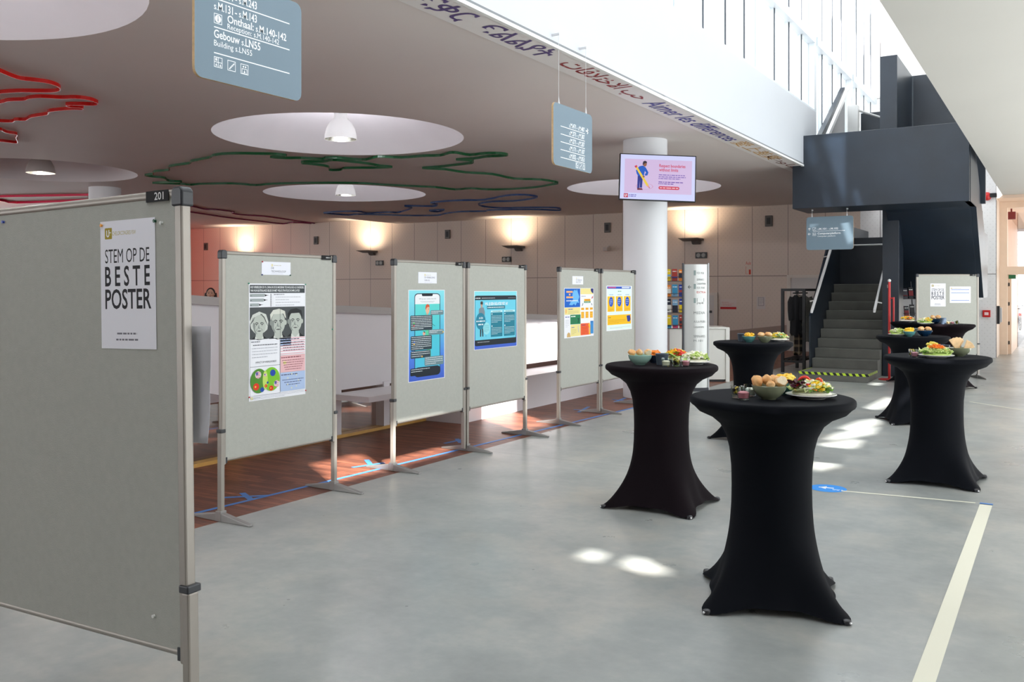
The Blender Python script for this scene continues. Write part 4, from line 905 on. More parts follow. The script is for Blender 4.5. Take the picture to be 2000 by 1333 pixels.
p.words(822, 1400, 400, 16, (120, 90, 180), 1, 0.97); p.words(822, 1400, 440, 16, (120, 90, 180), 2); p.words(820, 1400, 476, 16, (120, 90, 180), 3, 0.8); p.words(820, 1400, 548, 18, (110, 76, 170), 4, 0.9); p.words(818, 1400, 584, 18, (110, 76, 170), 5, 0.55)
p.rrect(822, 636, 1268, 700, 32, (206, 36, 72)); p.words(848, 1244, 668, 22, (240, 190, 200), 7)
uplus(p, 84, 806, 84, (190, 30, 80)); p.words(190, 350, 832, 16, (110, 100, 190), 8); p.words(188, 340, 864, 16, (110, 100, 190), 9)
q = p.build('display', (212, 216, 255), 0.0005, sc_); q.location = (-(sw - 0.03) / 2, -0.0012, -(sh - 0.03) / 2)
# ------------------------------------------------------------------ standing tables in stretch covers
def clothm(name, col):
    n = N(name); v = n.noise(300, 2)
    n.b.inputs['Base Color'].default_value = C(*col); n.b.inputs['Roughness'].default_value = 0.7
    n.b.inputs['Sheen Weight'].default_value = 0.015; n.b.inputs['Sheen Roughness'].default_value = 0.4; n.b.inputs['Sheen Tint'].default_value = C(120, 130, 150)
    n.b.inputs['Specular IOR Level'].default_value = 0.05
    bp = n.new('ShaderNodeBump', Strength=0.08, Distance=0.003); n.link(v, bp.inputs['Height']); n.link(bp.outputs[0], n.b.inputs['Normal'])
    return n.m
navy = clothm('stretch_cloth_black', (13, 15, 20)); plum = clothm('stretch_cloth_plum', (20, 14, 18))
TZ = 1.078
def table(label, x, y, rot, cloth):
    t = thing('standing_table', label, 'cocktail table', (x, y, 0), rot, 'standing tables in dark stretch covers')
    prof = [(1.0, 0.385), (0.97, 0.318), (0.93, 0.27), (0.87, 0.238), (0.8, 0.22), (0.7, 0.21), (0.6, 0.208), (0.5, 0.21), (0.44, 0.214)]
    n = 96; vs = []; fs = []
    rings = [[(r_, z_) for _ in range(n)] for z_, r_ in ((TZ, 0.02), (TZ, 0.2), (TZ, 0.36), (TZ, 0.41), (TZ - 0.003, 0.421), (TZ - 0.011, 0.428), (TZ - 0.022, 0.43), (TZ - 0.034, 0.429), (TZ - 0.042, 0.424), (TZ - 0.05, 0.412))]
    rings += [[(r_, z_) for _ in range(n)] for z_, r_ in prof]
    for i in range(1, 15):
        tt = i / 14; z = 0.44 * (1 - tt) ** 1.15
        rc = 0.214 + 0.276 * (tt ** 1.75); rm = 0.214 + 0.112 * (tt ** 1.5); pw = 1.2 + 5.0 * tt
        ring = []
        for k in range(n):
            c = abs(math.cos(2 * 2 * math.pi * k / n)) ** pw if True else 0
            c = abs(math.cos(2 * math.pi * k / n * 2))
            c = c ** pw if math.cos(4 * 2 * math.pi * k / n) > -2 else 0
            r = rm + (rc - rm) * c * (1 if True else 0)
            lift = 0.034 * (1 - c) * tt ** 6 + 0.006
            ring.append((r, z + lift))
        rings.append(ring)
    for ring in rings:
        for k, (r, z) in enumerate(ring):
            th = 2 * math.pi * k / n; vs.append((r * math.cos(th), r * math.sin(th), z))
    for i in range(len(rings) - 1):
        for k in range(n): fs.append((i * n + k, (i + 1) * n + k, (i + 1) * n + (k + 1) % n, i * n + (k + 1) % n))
    fs.append(tuple(range(n)))
    MB().add(vs, fs).build('stretch_cover', cloth, t, smooth=75)
    for k in range(4):
        a = k * math.pi / 2; b = MB()
        b.lathe([(0.02, 0), (0.024, 0.008), (0.02, 0.022), (0.008, 0.026)], 12, 0.478 * math.cos(a), 0.478 * math.sin(a))
        b.build('foot', mat('table_foot', (40, 40, 44), 0.4), t, smooth=50)
        MB().ball((0.498 * math.cos(a), 0.498 * math.sin(a), 0.011), 0.008, 8, 6).build('foot_screw', mat('chrome', (214, 214, 216), 0.2, metal=0.8), t, smooth=60)
    return t
def tpos(px, d): p = atd(px, 567, d); return p.x, p.y
T1 = (-1.335, 4.86); T2 = (-2.64, 6.53); T3 = (-2.93, 9.92); T4 = (-0.93, 8.6); T5 = (-1.6, 12.25)
T6 = tpos(1850, 15.15); T7 = tpos(1790, 16.1)
table('nearest standing table, in a blue black cover, with bread and a salad plate', *T1, math.radians(29 + 45 - 10), navy)
table('plum black standing table just behind the nearest one, in front of the far poster boards', *T2, math.radians(45 + 2), plum)
table('standing table before the coat rack, mostly hidden behind the two nearest tables', *T3, math.radians(28), navy)
table('black standing table at the right with flatbread on it', *T4, math.radians(45 - 1), navy)
table('standing table carrying the navy bowl of rolls beside a teal bowl', *T5, math.radians(160 - 90), navy)
table('standing table right before the far display board', *T6, math.radians(30), plum)
table('farthest standing table, its pale rim beside the red pole', *T7, math.radians(10), navy)
# ------------------------------------------------------------------ crockery and food
RND = random.Random(11)
bowlg = {'olive': (132, 138, 112), 'mint': (150, 186, 172), 'teal': (92, 148, 146), 'navy': (22, 54, 84), 'dark': (30, 44, 62)}
def at_table(px, dd, T):                 # on table T, under picture column px, dd metres behind its middle
    p = atd(px, 567, T[0] * FX + T[1] * FY + dd); p.z = TZ + 0.0006; return p
def bowl(px, py, T, col, label, r=0.088, h=0.072):
    p = at_table(px, py, T)
    b = MB().lathe([(0.42 * r, 0), (0.45 * r, 0.006), (0.62 * r, 0.014), (0.82 * r, 0.034), (0.95 * r, 0.055), (r, h), (0.97 * r, h + 0.001), (0.91 * r, 0.054), (0.78 * r, 0.036), (0.55 * r, 0.018), (0.01, 0.014)], 40, cap1=True)
    o = b.build('bowl', mat('glaze_' + col, bowlg[col], 0.22, coat=0.4), smooth=45, loc=p); tag(o, label, 'bowl', 'glazed bowls on the tables'); return p, r, h
crust = N('bread_crust'); _n = crust.noise(18, 5); crust.link(crust.ramp(_n, (0.3, C(206, 138, 76)), (0.52, C(226, 176, 118)), (0.72, C(240, 214, 172))), crust.b.inputs['Base Color']); crust.b.inputs['Roughness'].default_value = 0.7
crust = crust.m
crumb = mat('bread_crumb', (238, 220, 188), 0.85, noise=0.08, nscale=40, bump=0.3, bscale=90)
flat = mat('flatbread', (232, 196, 150), 0.8, noise=0.16, nscale=22)
def bread(p, dx, dy, z, size, label, rx, ry, rz, cut=True, m=None, group='pieces of bread'):
    seed = RND.random() * 9; b = MB()
    f = lambda v: 1 + 0.09 * math.sin(5 * v[0] + seed) * math.cos(4 * v[1] + seed) + 0.05 * math.sin(9 * v[2] + seed * 2)
    b.ball((0, 0, 0), size, 20, 14, f)
    if cut:                                         # flatten one end to a cut face
        cx = size[0] * 0.45
        for i, v in enumerate(b.v):
            if v.x > cx: b.v[i] = Vector((cx + 0.002 * math.sin(40 * v.y), v.y, v.z))
        for i, fc in enumerate(b.f):
            if all(b.v[k].x > cx - 0.003 for k in fc): b.mi[i] = 1
    o = b.build('bread_piece', [m or crust, crumb], smooth=50); o.location = (p.x + dx, p.y + dy, p.z + z); o.rotation_euler = (rx, ry, rz)
    tag(o, label, 'bread', group)
def mound(p, r, z, h, cols, name, label, seed=0, n=60, size=0.012):
    """a heap of small bits nobody could count"""
    rr_ = random.Random(seed); b = MB(); mats = [mat('food_%d_%d_%d' % c, c, 0.5) for c in cols]
    b.lathe([(r * 0.55, z - 0.008), (r * 0.72, z), (r * 0.6, z + h * 0.6), (0.01, z + h * 0.8)], 20)
    for i in range(n):
        a = rr_.random() * 6.283; q = math.sqrt(rr_.random()) * r * 0.6; hh = z + 0.008 + h * (1 - (q / r) ** 2) * 0.85
        b.cur = rr_.randrange(len(cols)); s = size * rr_.uniform(0.7, 1.4)
        b.M = Matrix.Translation((q * math.cos(a), q * math.sin(a), hh)) @ Matrix.Rotation(rr_.random() * 3, 4, 'X') @ Matrix.Rotation(rr_.random() * 3, 4, 'Z')
        b.ball((0, 0, 0), (s * 1.5, s, s * 0.45), 7, 5)
    b.M = None
    o = b.build(name, mats, smooth=60, loc=p); tag(o, label, 'food', kind='stuff'); return o
def plate(px, py, T, label, r=0.135):
    p = at_table(px, py, T)
    b = MB().lathe([(0.55 * r, 0), (0.58 * r, 0.004), (0.7 * r, 0.009), (0.93 * r, 0.017), (r, 0.022), (r * 0.99, 0.0245), (0.9 * r, 0.019), (0.68 * r, 0.012), (0.01, 0.011)], 48)
    o = b.build('plate', mat('plate_white', (236, 236, 232), 0.2, coat=0.3), smooth=40, loc=p); tag(o, label, 'plate', 'white salad plates'); return p
GRN, LGR, WHT, ORG, YEL, RED, PUR = (110, 158, 50), (196, 216, 130), (244, 240, 226), (238, 130, 30), (248, 206, 40), (216, 44, 30), (74, 26, 44)
leafm = [mat('leaf_%d_%d_%d' % c, c, 0.45) for c in (GRN, LGR, (222, 232, 176), PUR)]
def salad(p, r, label, seed, cols=(WHT, ORG, LGR, YEL), leaves=46, pur=0, h=0.05, bits=90):
    rr_ = random.Random(seed); b = MB(); mats = leafm + [mat('food_%d_%d_%d' % c, c, 0.45) for c in cols]
    b.cur = 4 if cols[0] == WHT else 1; b.lathe([(r * 0.6, 0.0145), (r * 0.86, 0.0255), (r * 0.8, 0.034), (r * 0.4, 0.02 + h * 0.55), (0.01, 0.02 + h * 0.6)], 24)
    for i in range(leaves + pur):
        a = rr_.random() * 6.283; q = math.sqrt(rr_.random()) * r * 0.84; hh = 0.036 + h * (1 - (q / r) ** 2) * 0.8
        s = rr_.uniform(0.018, 0.036); b.cur = 3 if i >= leaves else rr_.choice((0, 1, 1, 2))
        if i >= leaves: a = rr_.uniform(3.4, 4.5); q = r * rr_.uniform(0.5, 0.85); hh += 0.006
        b.M = Matrix.Translation((q * math.cos(a), q * math.sin(a), hh)) @ Matrix.Rotation(rr_.random() * 6.28, 4, 'Z') @ Matrix.Rotation(rr_.uniform(-0.7, 0.7), 4, 'X') @ Matrix.Rotation(rr_.uniform(-0.5, 0.5), 4, 'Y')
        m = 8; vs = [(0, 0, -0.004)]; 
        for k in range(m):
            t = 2 * math.pi * k / m; w_ = s * (1 + 0.22 * math.sin(3 * t + i)); vs.append((w_ * math.cos(t) * 1.3, w_ * math.sin(t), 0.008 * math.sin(4 * t + i)))
        b.add(vs + [(v[0], v[1], v[2] - 0.0012) for v in vs], [(0, 1 + k, 1 + (k + 1) % m) for k in range(m)] + [(9, 10 + (k + 1) % m, 10 + k) for k in range(m)] + [(1 + k, 10 + k, 10 + (k + 1) % m, 1 + (k + 1) % m) for k in range(m)])
    for i in range(int(bits * 1.7)):
        a = rr_.random() * 6.283; q = math.sqrt(rr_.random()) * r * 0.8; hh = 0.036 + h * (1 - (q / r) ** 2) * 0.95
        k = int(a / 6.283 * len(cols)) if rr_.random() < 0.7 else rr_.randrange(len(cols)); b.cur = 4 + k % len(cols)
        b.M = Matrix.Translation((q * math.cos(a), q * math.sin(a), hh)) @ Matrix.Rotation(rr_.random() * 3.1, 4, 'Z') @ Matrix.Rotation(rr_.uniform(-0.5, 0.5), 4, 'Y')
        s = rr_.uniform(0.006, 0.0125); b.box(-s * 2, s * 2, -s * 0.55, s * 0.55, -s * 0.45, s * 0.45)
    b.M = None
    o = b.build('salad', mats, loc=p); tag(o, label, 'salad', kind='stuff')
jarg = glass('jar_glass', (0.94, 0.97, 0.96), 0.25)
def jar(px, py, T, fill, label, r=0.036, h=0.062):
    p = at_table(px, py, T); t = thing('dip_glass', label, 'glass', p, group='small glasses of dip and olives')
    b = MB().lathe([(0.8 * r, 0), (0.82 * r, 0.003), (r, h), (r * 0.94, h), (0.77 * r, 0.008), (0.01, 0.008)], 28)
    b.build('glass_wall', jarg, t, smooth=40)
    if isinstance(fill, tuple):
        MB().lathe([(0.74 * r, 0.009), (0.86 * r, h * 0.6), (0.6 * r, h * 0.66), (0.02, h * 0.7)], 24).build('dip', mat('dip_%d_%d_%d' % fill, fill, 0.45), t, smooth=50)
    else:
        b = MB(); rr_ = random.Random(int(px))
        for i in range(26):
            a = rr_.random() * 6.28; q = r * 0.62 * math.sqrt(rr_.random()); b.cur = rr_.randrange(3); b.ball((q * math.cos(a), q * math.sin(a), 0.018 + h * 0.62 * i / 26), (0.0095, 0.0085, 0.009), 8, 6)
        b.build('olives', [mat('olive_green', (110, 112, 30), 0.3), mat('olive_black', (44, 30, 24), 0.3), mat('olive_yellow', (206, 180, 60), 0.35)], t, smooth=60)
def bucket(px, py, T, label, r=0.055, h=0.082, col=(96, 108, 122)):
    p = at_table(px, py, T)
    b = MB().lathe([(0.82 * r, 0), (0.83 * r, 0.003), (r, h), (1.03 * r, h + 0.003), (0.99 * r, h + 0.004), (0.95 * r, h - 0.002), (0.79 * r, 0.006), (0.01, 0.006)], 32)
    o = b.build('cutlery_bucket', mat('bucket_%d' % col[0], col, 0.32, metal=0.45), smooth=40, loc=p); tag(o, label, 'bucket', 'grey metal buckets on the tables'); return p
def strip(p, dx, dy, z, L, col, label, rz, cat='pepper', bend=0.02):
    pts = [(L * (i / 6 - 0.5), 0, bend * (1 - (2 * i / 6 - 1) ** 2)) for i in range(7)]
    o = MB().tube(pts, [0.003, 0.0065, 0.0075, 0.0078, 0.0075, 0.006, 0.003], 8).build('pepper_strip', mat('food_%d_%d_%d' % col, col, 0.25), smooth=60)
    o.location = (p.x + dx, p.y + dy, p.z + z); o.rotation_euler = (0.2, 0, rz); tag(o, label, cat, 'pepper strips on the nearest salad')
def tomato(p, dx, dy, z, label):
    o = MB().ball((0, 0, 0), (0.013, 0.013, 0.012), 14, 10).build('cherry_tomato', mat('tomato_red', (216, 40, 24), 0.2), smooth=60); o.location = (p.x + dx, p.y + dy, p.z + z); tag(o, label, 'tomato', 'cherry tomatoes on the right hand salad')
def cam(p, r_, d_): return r_ * RX + d_ * FX, r_ * RY + d_ * FY       # offset along view right / view depth
# nearest table
p, r, h = bowl(1502, -0.12, T1, 'olive', 'olive bowl full of bread on the nearest table', 0.089)
for i, (a, c, z, s, rot) in enumerate(((-0.066, -0.008, 0.098, (0.038, 0.028, 0.026), (0.3, -0.9, 2.4)), (-0.006, 0.004, 0.102, (0.03, 0.026, 0.028), (0.2, -0.7, 1.2)), (0.056, -0.024, 0.094, (0.04, 0.032, 0.027), (0.1, -0.5, -1.0)), (0.05, 0.048, 0.094, (0.04, 0.028, 0.025), (0.2, 0.3, 0.3)), (-0.006, -0.052, 0.08, (0.03, 0.022, 0.02), (0, 0.5, 2.0)), (-0.044, 0.062, 0.094, (0.034, 0.028, 0.025), (0.4, 0.2, 1.5)))):
    dx, dy = cam(p, a, c)
    bread(p, dx, dy, z, s, 'bread in the olive bowl on the nearest table, ' + ('leftmost with a cut face', 'in the middle, standing up', 'rightmost at the front', 'at the right behind', 'small one at the front rim', 'at the left behind')[i], *rot)
jar(1440, -0.06, T1, 'olives', 'glass of olives, leftmost on the nearest table'); jar(1452, -0.145, T1, (214, 128, 140), 'glass of pink dip on the nearest table'); jar(1466, 0.02, T1, (236, 230, 214), 'glass of white dip beside the olive bowl on the nearest table')
bucket(1488, 0.14, T1, 'grey bucket behind the bread on the nearest table', 0.048, 0.085)
p, r, h = bowl(1534, 0.1, T1, 'teal', 'teal bowl half hidden behind the bread on the nearest table', 0.08); mound(p, r, 0.06, 0.035, ((250, 220, 90), (246, 200, 60)), 'crisps', 'yellow crisps in the half hidden teal bowl on the nearest table', 3)
p = plate(1584, -0.085, T1, 'white plate of mixed salad on the nearest table', 0.13); salad(p, 0.122, 'mixed salad with dark red leaves on the nearest table', 5, (WHT, ORG, RED, LGR, WHT, YEL), 50, 12, 0.058)
for i, (a, c, z, L, col, rz, l) in enumerate(((-0.03, 0.02, 0.092, 0.075, RED, 0.2, 'long red pepper strip on top of the nearest salad'), (0.05, -0.035, 0.06, 0.06, YEL, 1.2, 'yellow pepper strip at the front of the nearest salad'), (0.03, -0.03, 0.086, 0.06, (232, 80, 30), 1.9, 'orange red pepper strip at the front of the nearest salad'), (0.0, 0.03, 0.07, 0.055, ORG, 0.9, 'orange pepper strip at the back of the nearest salad'))):
    strip(p, *cam(p, a, c), z, L, col, l, rz + YAW)
# plum table
p, r, h = bowl(1250, -0.05, T2, 'mint', 'mint green bowl of bread on the plum table', 0.092, 0.075)
for i, (a, c, z, s, rot) in enumerate(((-0.062, 0, 0.094, (0.029, 0.03, 0.024), (0.2, -0.8, 2.2)), (0.0, 0.012, 0.096, (0.029, 0.03, 0.024), (0.1, -0.6, 0.9)), (0.062, 0.0, 0.095, (0.029, 0.03, 0.024), (0.1, 0.4, -0.7)))):
    bread(p, *cam(p, a, c), z, s, 'bread in the mint green bowl, ' + ('leftmost', 'middle', 'rightmost') [i] + ' of three', *rot)
p, r, h = bowl(1277, 0.15, T2, 'dark', 'dark blue bowl tucked behind the bucket on the plum table', 0.065, 0.06); mound(p, r, 0.052, 0.03, (ORG, (244, 150, 40)), 'crisps', 'orange snacks in the dark bowl on the plum table', 4, 40)
bucket(1293, -0.05, T2, 'grey bucket on the plum table', 0.05)
jar(1301, -0.2, T2, (240, 232, 204), 'glass of cream coloured dip on the plum table'); jar(1321, -0.2, T2, 'olives', 'glass of olives on the plum table'); jar(1339, -0.2, T2, (206, 130, 142), 'glass of pink dip on the plum table')
p = plate(1357, 0.0, T2, 'white plate of salad on the plum table', 0.118); salad(p, 0.112, 'white cheese salad on the plum table', 8, (WHT, WHT, WHT, LGR), 34, 0, 0.058, 110)
p = plate(1322, 0.23, T2, 'plate of yellow and orange vegetables behind the glasses on the plum table', 0.1); salad(p, 0.095, 'yellow and orange vegetables on the plum table', 9, (YEL, ORG, YEL, RED), 26, 0, 0.06, 90)
# table before the coat rack
bucket(1450, 0.06, T3, 'grey bucket on the table before the coat rack')
p, r, h = bowl(1463, -0.12, T3, 'teal', 'teal bowl of yellow snacks on the table before the coat rack', 0.076, 0.066); mound(p, r, 0.058, 0.03, ((250, 206, 60), (244, 184, 40)), 'crisps', 'yellow snacks in the teal bowl before the coat rack', 6)
p, r, h = bowl(1494, -0.16, T3, 'olive', 'olive bowl of bread on the table before the coat rack', 0.08, 0.066)
for i, (a, z) in enumerate(((-0.04, 0.086), (0.04, 0.088))): bread(p, *cam(p, a, 0), z, (0.037, 0.04, 0.026), 'bread roll in the olive bowl before the coat rack, ' + ('left', 'right')[i] + ' of two', 0.1, 0.1, i, False)
p = plate(1521, 0.04, T3, 'white plate of salad on the table before the coat rack', 0.112); salad(p, 0.106, 'mixed salad on the table before the coat rack', 12, (WHT, ORG, YEL, LGR), 40, 0, 0.06)
# right hand table
jar(1783, -0.05, T4, 'olives', 'glass of olives on the right hand table'); jar(1787, -0.14, T4, (206, 132, 148), 'glass of pink dip on the right hand table'); jar(1814, 0.04, T4, (226, 220, 206), 'glass half hidden behind the salad on the right hand table')
p, r, h = bowl(1821, 0.25, T4, 'mint', 'pale bowl half hidden behind the bucket on the right hand table', 0.07, 0.055); mound(p, r, 0.05, 0.04, ((240, 220, 90), (222, 206, 120)), 'crisps', 'pale yellow food behind the bucket on the right hand table', 7, 30)
bucket(1841, 0.11, T4, 'grey bucket on the right hand table', 0.06, 0.085)
p, r, h = bowl(1874, -0.02, T4, 'olive', 'olive bowl of flatbread on the right hand table', 0.092, 0.072)
def flatpiece(p, dx, dy, z, R_, a0, a1, lean, rz, label):
    n = 16; pts = [(0.0, 0.0)] + [(R_ * math.cos(math.radians(a0 + (a1 - a0) * i / n)) * (1 + 0.03 * math.sin(i * 2.1)), R_ * math.sin(math.radians(a0 + (a1 - a0) * i / n)) * (1 + 0.03 * math.cos(i * 1.7))) for i in range(n + 1)]
    b = MB().prism(pts, -0.006, 0.006, 'y'); o = b.build('bread_piece', flat, bevel=0.004)
    o.location = (p.x + dx, p.y + dy, p.z + z); o.rotation_euler = (lean, 0, rz); tag(o, label, 'bread', 'pieces of bread')
for i, (a, c, R_, a0, a1, lean) in enumerate(((-0.034, -0.014, 0.118, 62, 128, 0.12), (0.012, -0.036, 0.1, 18, 74, 0.1), (-0.004, 0.022, 0.1, 60, 120, 0.1))):
    flatpiece(p, *cam(p, a, c), 0.046, R_, a0, a1, lean, YAW + (0.1, -0.12, 0.0)[i], 'flatbread in the olive bowl on the right hand table, ' + ('leftmost', 'rightmost', 'hindmost')[i] + ' of the three pieces')
p = plate(1829, -0.2, T4, 'white plate of carrot salad on the right hand table', 0.14); salad(p, 0.132, 'shredded carrot and lettuce salad on the right hand table', 15, (ORG, LGR, (214, 228, 150), LGR), 60, 0, 0.056, 60)
b = MB(); rr_ = random.Random(4)
for i in range(90):
    a = rr_.random() * 6.28; q = 0.06 * math.sqrt(rr_.random()); b.M = Matrix.Translation((q * math.cos(a), q * math.sin(a), 0.088 + 0.026 * (1 - q / 0.06))) @ Matrix.Rotation(rr_.random() * 3.1, 4, 'Z') @ Matrix.Rotation(rr_.uniform(-0.6, 0.6), 4, 'Y'); b.box(-0.02, 0.02, -0.002, 0.002, -0.0015, 0.0015)
b.M = None; dx, dy = cam(p, -0.02, -0.04); o = b.build('shredded_carrot', mat('food_%d_%d_%d' % (244, 130, 20), (244, 130, 20), 0.5), loc=(p.x + dx, p.y + dy, p.z)); tag(o, 'orange shredded carrot heaped on the right hand salad', 'food', kind='stuff')
for i, (a, c, z) in enumerate(((-0.01, 0.06, 0.068), (0.05, 0.05, 0.072), (0.115, 0.02, 0.052))): tomato(p, *cam(p, a, c), z, 'cherry tomato on the right hand salad, ' + ('leftmost', 'middle', 'rightmost')[i] + ' of three')
# table with the navy bowl
p = plate(1754, -0.05, T5, 'white plate of salad on the table with the navy bowl', 0.118); salad(p, 0.098, 'green salad with carrot on the table with the navy bowl', 18, (ORG, LGR, WHT, LGR), 44, 0, 0.055)
p, r, h = bowl(1776, -0.21, T5, 'teal', 'teal bowl of yellow snacks beside the navy bowl', 0.075, 0.064); mound(p, r, 0.06, 0.034, (YEL, (250, 186, 30)), 'crisps', 'yellow snacks in the teal bowl beside the navy bowl', 9)
bucket(1790, 0.08, T5, 'grey bucket behind the teal and navy bowls', 0.055, 0.085, (150, 160, 160))
p, r, h = bowl(1806, -0.1, T5, 'navy', 'navy bowl of bread rolls', 0.09, 0.07)
for i, a in enumerate((-0.042, 0.042)): bread(p, *cam(p, a, 0), 0.09, (0.038, 0.04, 0.028), 'bread roll in the navy bowl, ' + ('left', 'right')[i] + ' of two', 0.2, 0.1, i * 2, False)
# the two far tables
p = plate(1772, 0.0, T7, 'white plate of food on the farthest table', 0.145); salad(p, 0.14, 'white salad on the farthest table', 21, (WHT, WHT, YEL, ORG), 16, 0, 0.07, 120)
p = plate(1808, -0.02, T6, 'white plate of salad on the table right before the far display board', 0.13); salad(p, 0.122, 'pale salad on the table right before the far display board', 22, (ORG, LGR, WHT, YEL), 34, 0, 0.075)
p, r, h = bowl(1827, 0.17, T6, 'navy', 'navy bowl of bread on the table right before the far display board', 0.085, 0.08)
for i, a in enumerate((-0.046, 0.046)): bread(p, *cam(p, a, 0), 0.112, (0.038, 0.045, 0.034), 'bread on the table right before the far display board, ' + ('left', 'right')[i] + ' of two rolls', 0.1, 0.2, i * 2, False)
bucket(1842, -0.02, T6, 'blue grey bucket on the table right before the far display board', 0.05, 0.1, (104, 122, 146))
jar(1852, -0.1, T6, (216, 180, 140), 'glass of brown dip on the table right before the far display board'); jar(1860, -0.14, T6, (206, 140, 150), 'glass of pink dip on the table right before the far display board'); jar(1869, -0.06, T6, 'olives', 'glass of olives on the table right before the far display board')
# ------------------------------------------------------------------ black stair with its bridge
black = N('black_stair_paint'); _a = black.noise(1.2, 5); black.link(black.ramp(_a, (0.35, C(16, 26, 38)), (0.65, C(24, 36, 50))), black.b.inputs['Base Color']); black.b.inputs['Roughness'].default_value = 0.36; black.b.inputs['Specular IOR Level'].default_value = 0.6
black = black.m
conc = mat('stair_concrete', (98, 98, 93), 0.75, noise=0.14, nscale=3, bump=0.1, bscale=60)
railw = mat('handrail_white', (214, 214, 214), 0.35)
SL, SR, S0 = -4.16, -2.95, 18.0
st = thing('staircase', 'grey concrete staircase rising between black walls', 'stairs', (SL, S0, 0))
def part(b, name, m, parent=st, **k):
    for i, v in enumerate(b.v): b.v[i] = v - Vector((SL, S0, 0))
    return b.build(name, m, parent, **k)
part(MB().box(SL, SR, 16.95, S0 + 0.05, 0, 0.15), 'landing', conc, bevel=0.008)
for i in range(9):
    y = S0 + 0.245 * i; z0 = 0.15 + 0.181 * i
    b = MB().prism([(y, z0), (y + 0.02, z0 + 0.0), (y + 0.3, z0 + 0.1), (y + 0.3, z0 + 0.181), (y - 0.02, z0 + 0.181), (y - 0.02, z0 + 0.165)], SL + 0.005, SR - 0.005, 'x'); part(b, 'step', conc, bevel=0.006)
part(MB().prism([(S0 + 0.05, 0.0), (20.5, 0.0), (20.5, 1.7), (20.2, 1.62), (S0 + 0.05, 0.15)], SL + 0.05, SR - 0.01, 'x'), 'stair_body', conc)
hz = MB(); zt = 0.1505
def hazard(n, P, Q, up_):
    for i in range(n):
        a, c = i / n, (i + 1) / n; hz.cur = i % 2; s = 0.5 / n
        p0, p1 = P.lerp(Q, a), P.lerp(Q, c); sh_ = (Q - P) * s if up_.z < 0 else (Q - P) * 0
        hz.add([p0, p1, p1 + up_ + sh_, p0 + up_ + sh_], [(0, 1, 2, 3)])
V = Vector
hazard(22, V((SL, 16.948, zt)), V((SR, 16.948, zt)), V((0, 0, -0.045))); hazard(22, V((SL, 16.948, zt)), V((SR, 16.948, zt)), V((0, 0.03, 0)))
hazard(18, V((SR + 0.002, 16.948, zt)), V((SR + 0.002, 17.95, zt)), V((0, 0, -0.045))); hazard(18, V((SL, 16.948, zt)), V((SL, 17.95, zt)), V((0.03, 0, 0)))
part(hz, 'hazard_tape', [mat('hazard_lime', (196, 226, 60), 0.5), mat('hazard_black', (22, 26, 30), 0.5)])
part(MB().prism([(17.9, 0), (17.9, 1.15), (18.06, 1.3), (20.0, 3.12), (24.0, 3.12), (24.0, 0)], SL - 0.03, SL, 'x'), 'stair_wall', black)
part(MB().box(SL + 0.003, SR - 0.003, 20.55, 20.7, 0, 2.78), 'stair_wall', black)
part(MB().box(SL + 0.003, SR - 0.003, 20.7, 24.5, 2.7, 2.78), 'stair_wall', black)
part(MB().tube([(SL, 20.5, 2.62), (SR - 0.003, 20.5, 2.62)], 0.02, 8), 'handrail', railw)
for x, y0, z0, y1, z1 in ((SL + 0.1, 17.55, 1.24, 20.0, 3.1), (SR - 0.1, 18.2, 1.25, 20.2, 2.75)):
    b = MB().prism([(y0, z0 - 0.03), (y0, z0 + 0.03), (y1, z1 + 0.03), (y1, z1 - 0.03)], x - 0.022, x + 0.022, 'x'); hr = part(b, 'handrail', railw, bevel=0.006)
    s = (z1 - z0) / (y1 - y0)
    for q in (0.12, 0.6):
        y = y0 + (y1 - y0) * q; z = z0 + s * (y - y0) - 0.01; xe = SL + 0.003 if x < -3.5 else SR - 0.003
        bb = MB().tube([(x, y, z), (xe, y, z - 0.02)], 0.012, 8); part(bb, 'rail_bracket', railw)
# bridge, pillar and upper flight
br_ = thing('stair_bridge', 'black box shaped stair bridge hanging high over the staircase', 'stair bridge', (SL, S0, 0))
part(MB().box(-4.28, -1.34, 17.0, 17.12, 3.16, 4.5), 'parapet', black, br_, bevel=0.006)
part(MB().box(-4.28, -1.34, 17.12, 18.2, 3.16, 3.34), 'bridge_slab', black, br_)
part(MB().box(SR + 0.004, SR + 0.3, 18.45, 19.0, 0, 3.3), 'pillar', black, br_, bevel=0.006)
part(MB().prism([(17.12, 3.16), (18.3, 3.16), (20.05, 1.5), (21.2, 1.5), (21.2, 2.8), (20.35, 2.8), (18.3, 4.1), (18.3, 4.5), (17.12, 4.5)], -1.42, -1.33, 'x'), 'stair_wall', black, br_)
part(MB().prism([(18.2, 3.2), (18.3, 3.12), (20.05, 1.46), (21.2, 1.46), (21.2, 1.56), (20.1, 1.56), (18.3, 3.26)], SR + 0.1, -1.42, 'x'), 'flight_soffit', black, br_)
part(MB().box(SR + 0.1, -1.42, 21.1, 21.2, 1.5, 3.3), 'panel', black, br_)
part(MB().box(SR, SR + 0.08, 19.0, 24.5, 0, 3.3), 'stair_wall', black, br_)
part(MB().box(-2.82, -2.53, 17.4, 19.35, 4.0, 5.88), 'wall_slab', black, br_, bevel=0.005)
part(MB().box(-2.53, -1.25, 19.3, 19.42, 3.3, 5.88), 'wall_slab', black, br_)
part(MB().box(-2.54, -2.51, 19.27, 19.3, 4.4, 5.86), 'joint_strip', mat('joint_grey', (90, 98, 106), 0.4), br_)
def uy(px, py, X): return atX(px, py, X)
a, c = uy(1586, 268, -4.0), uy(1632, 172, -4.0); e = uy(1652, 188, -3.98); f = uy(1652, 262, -3.98)
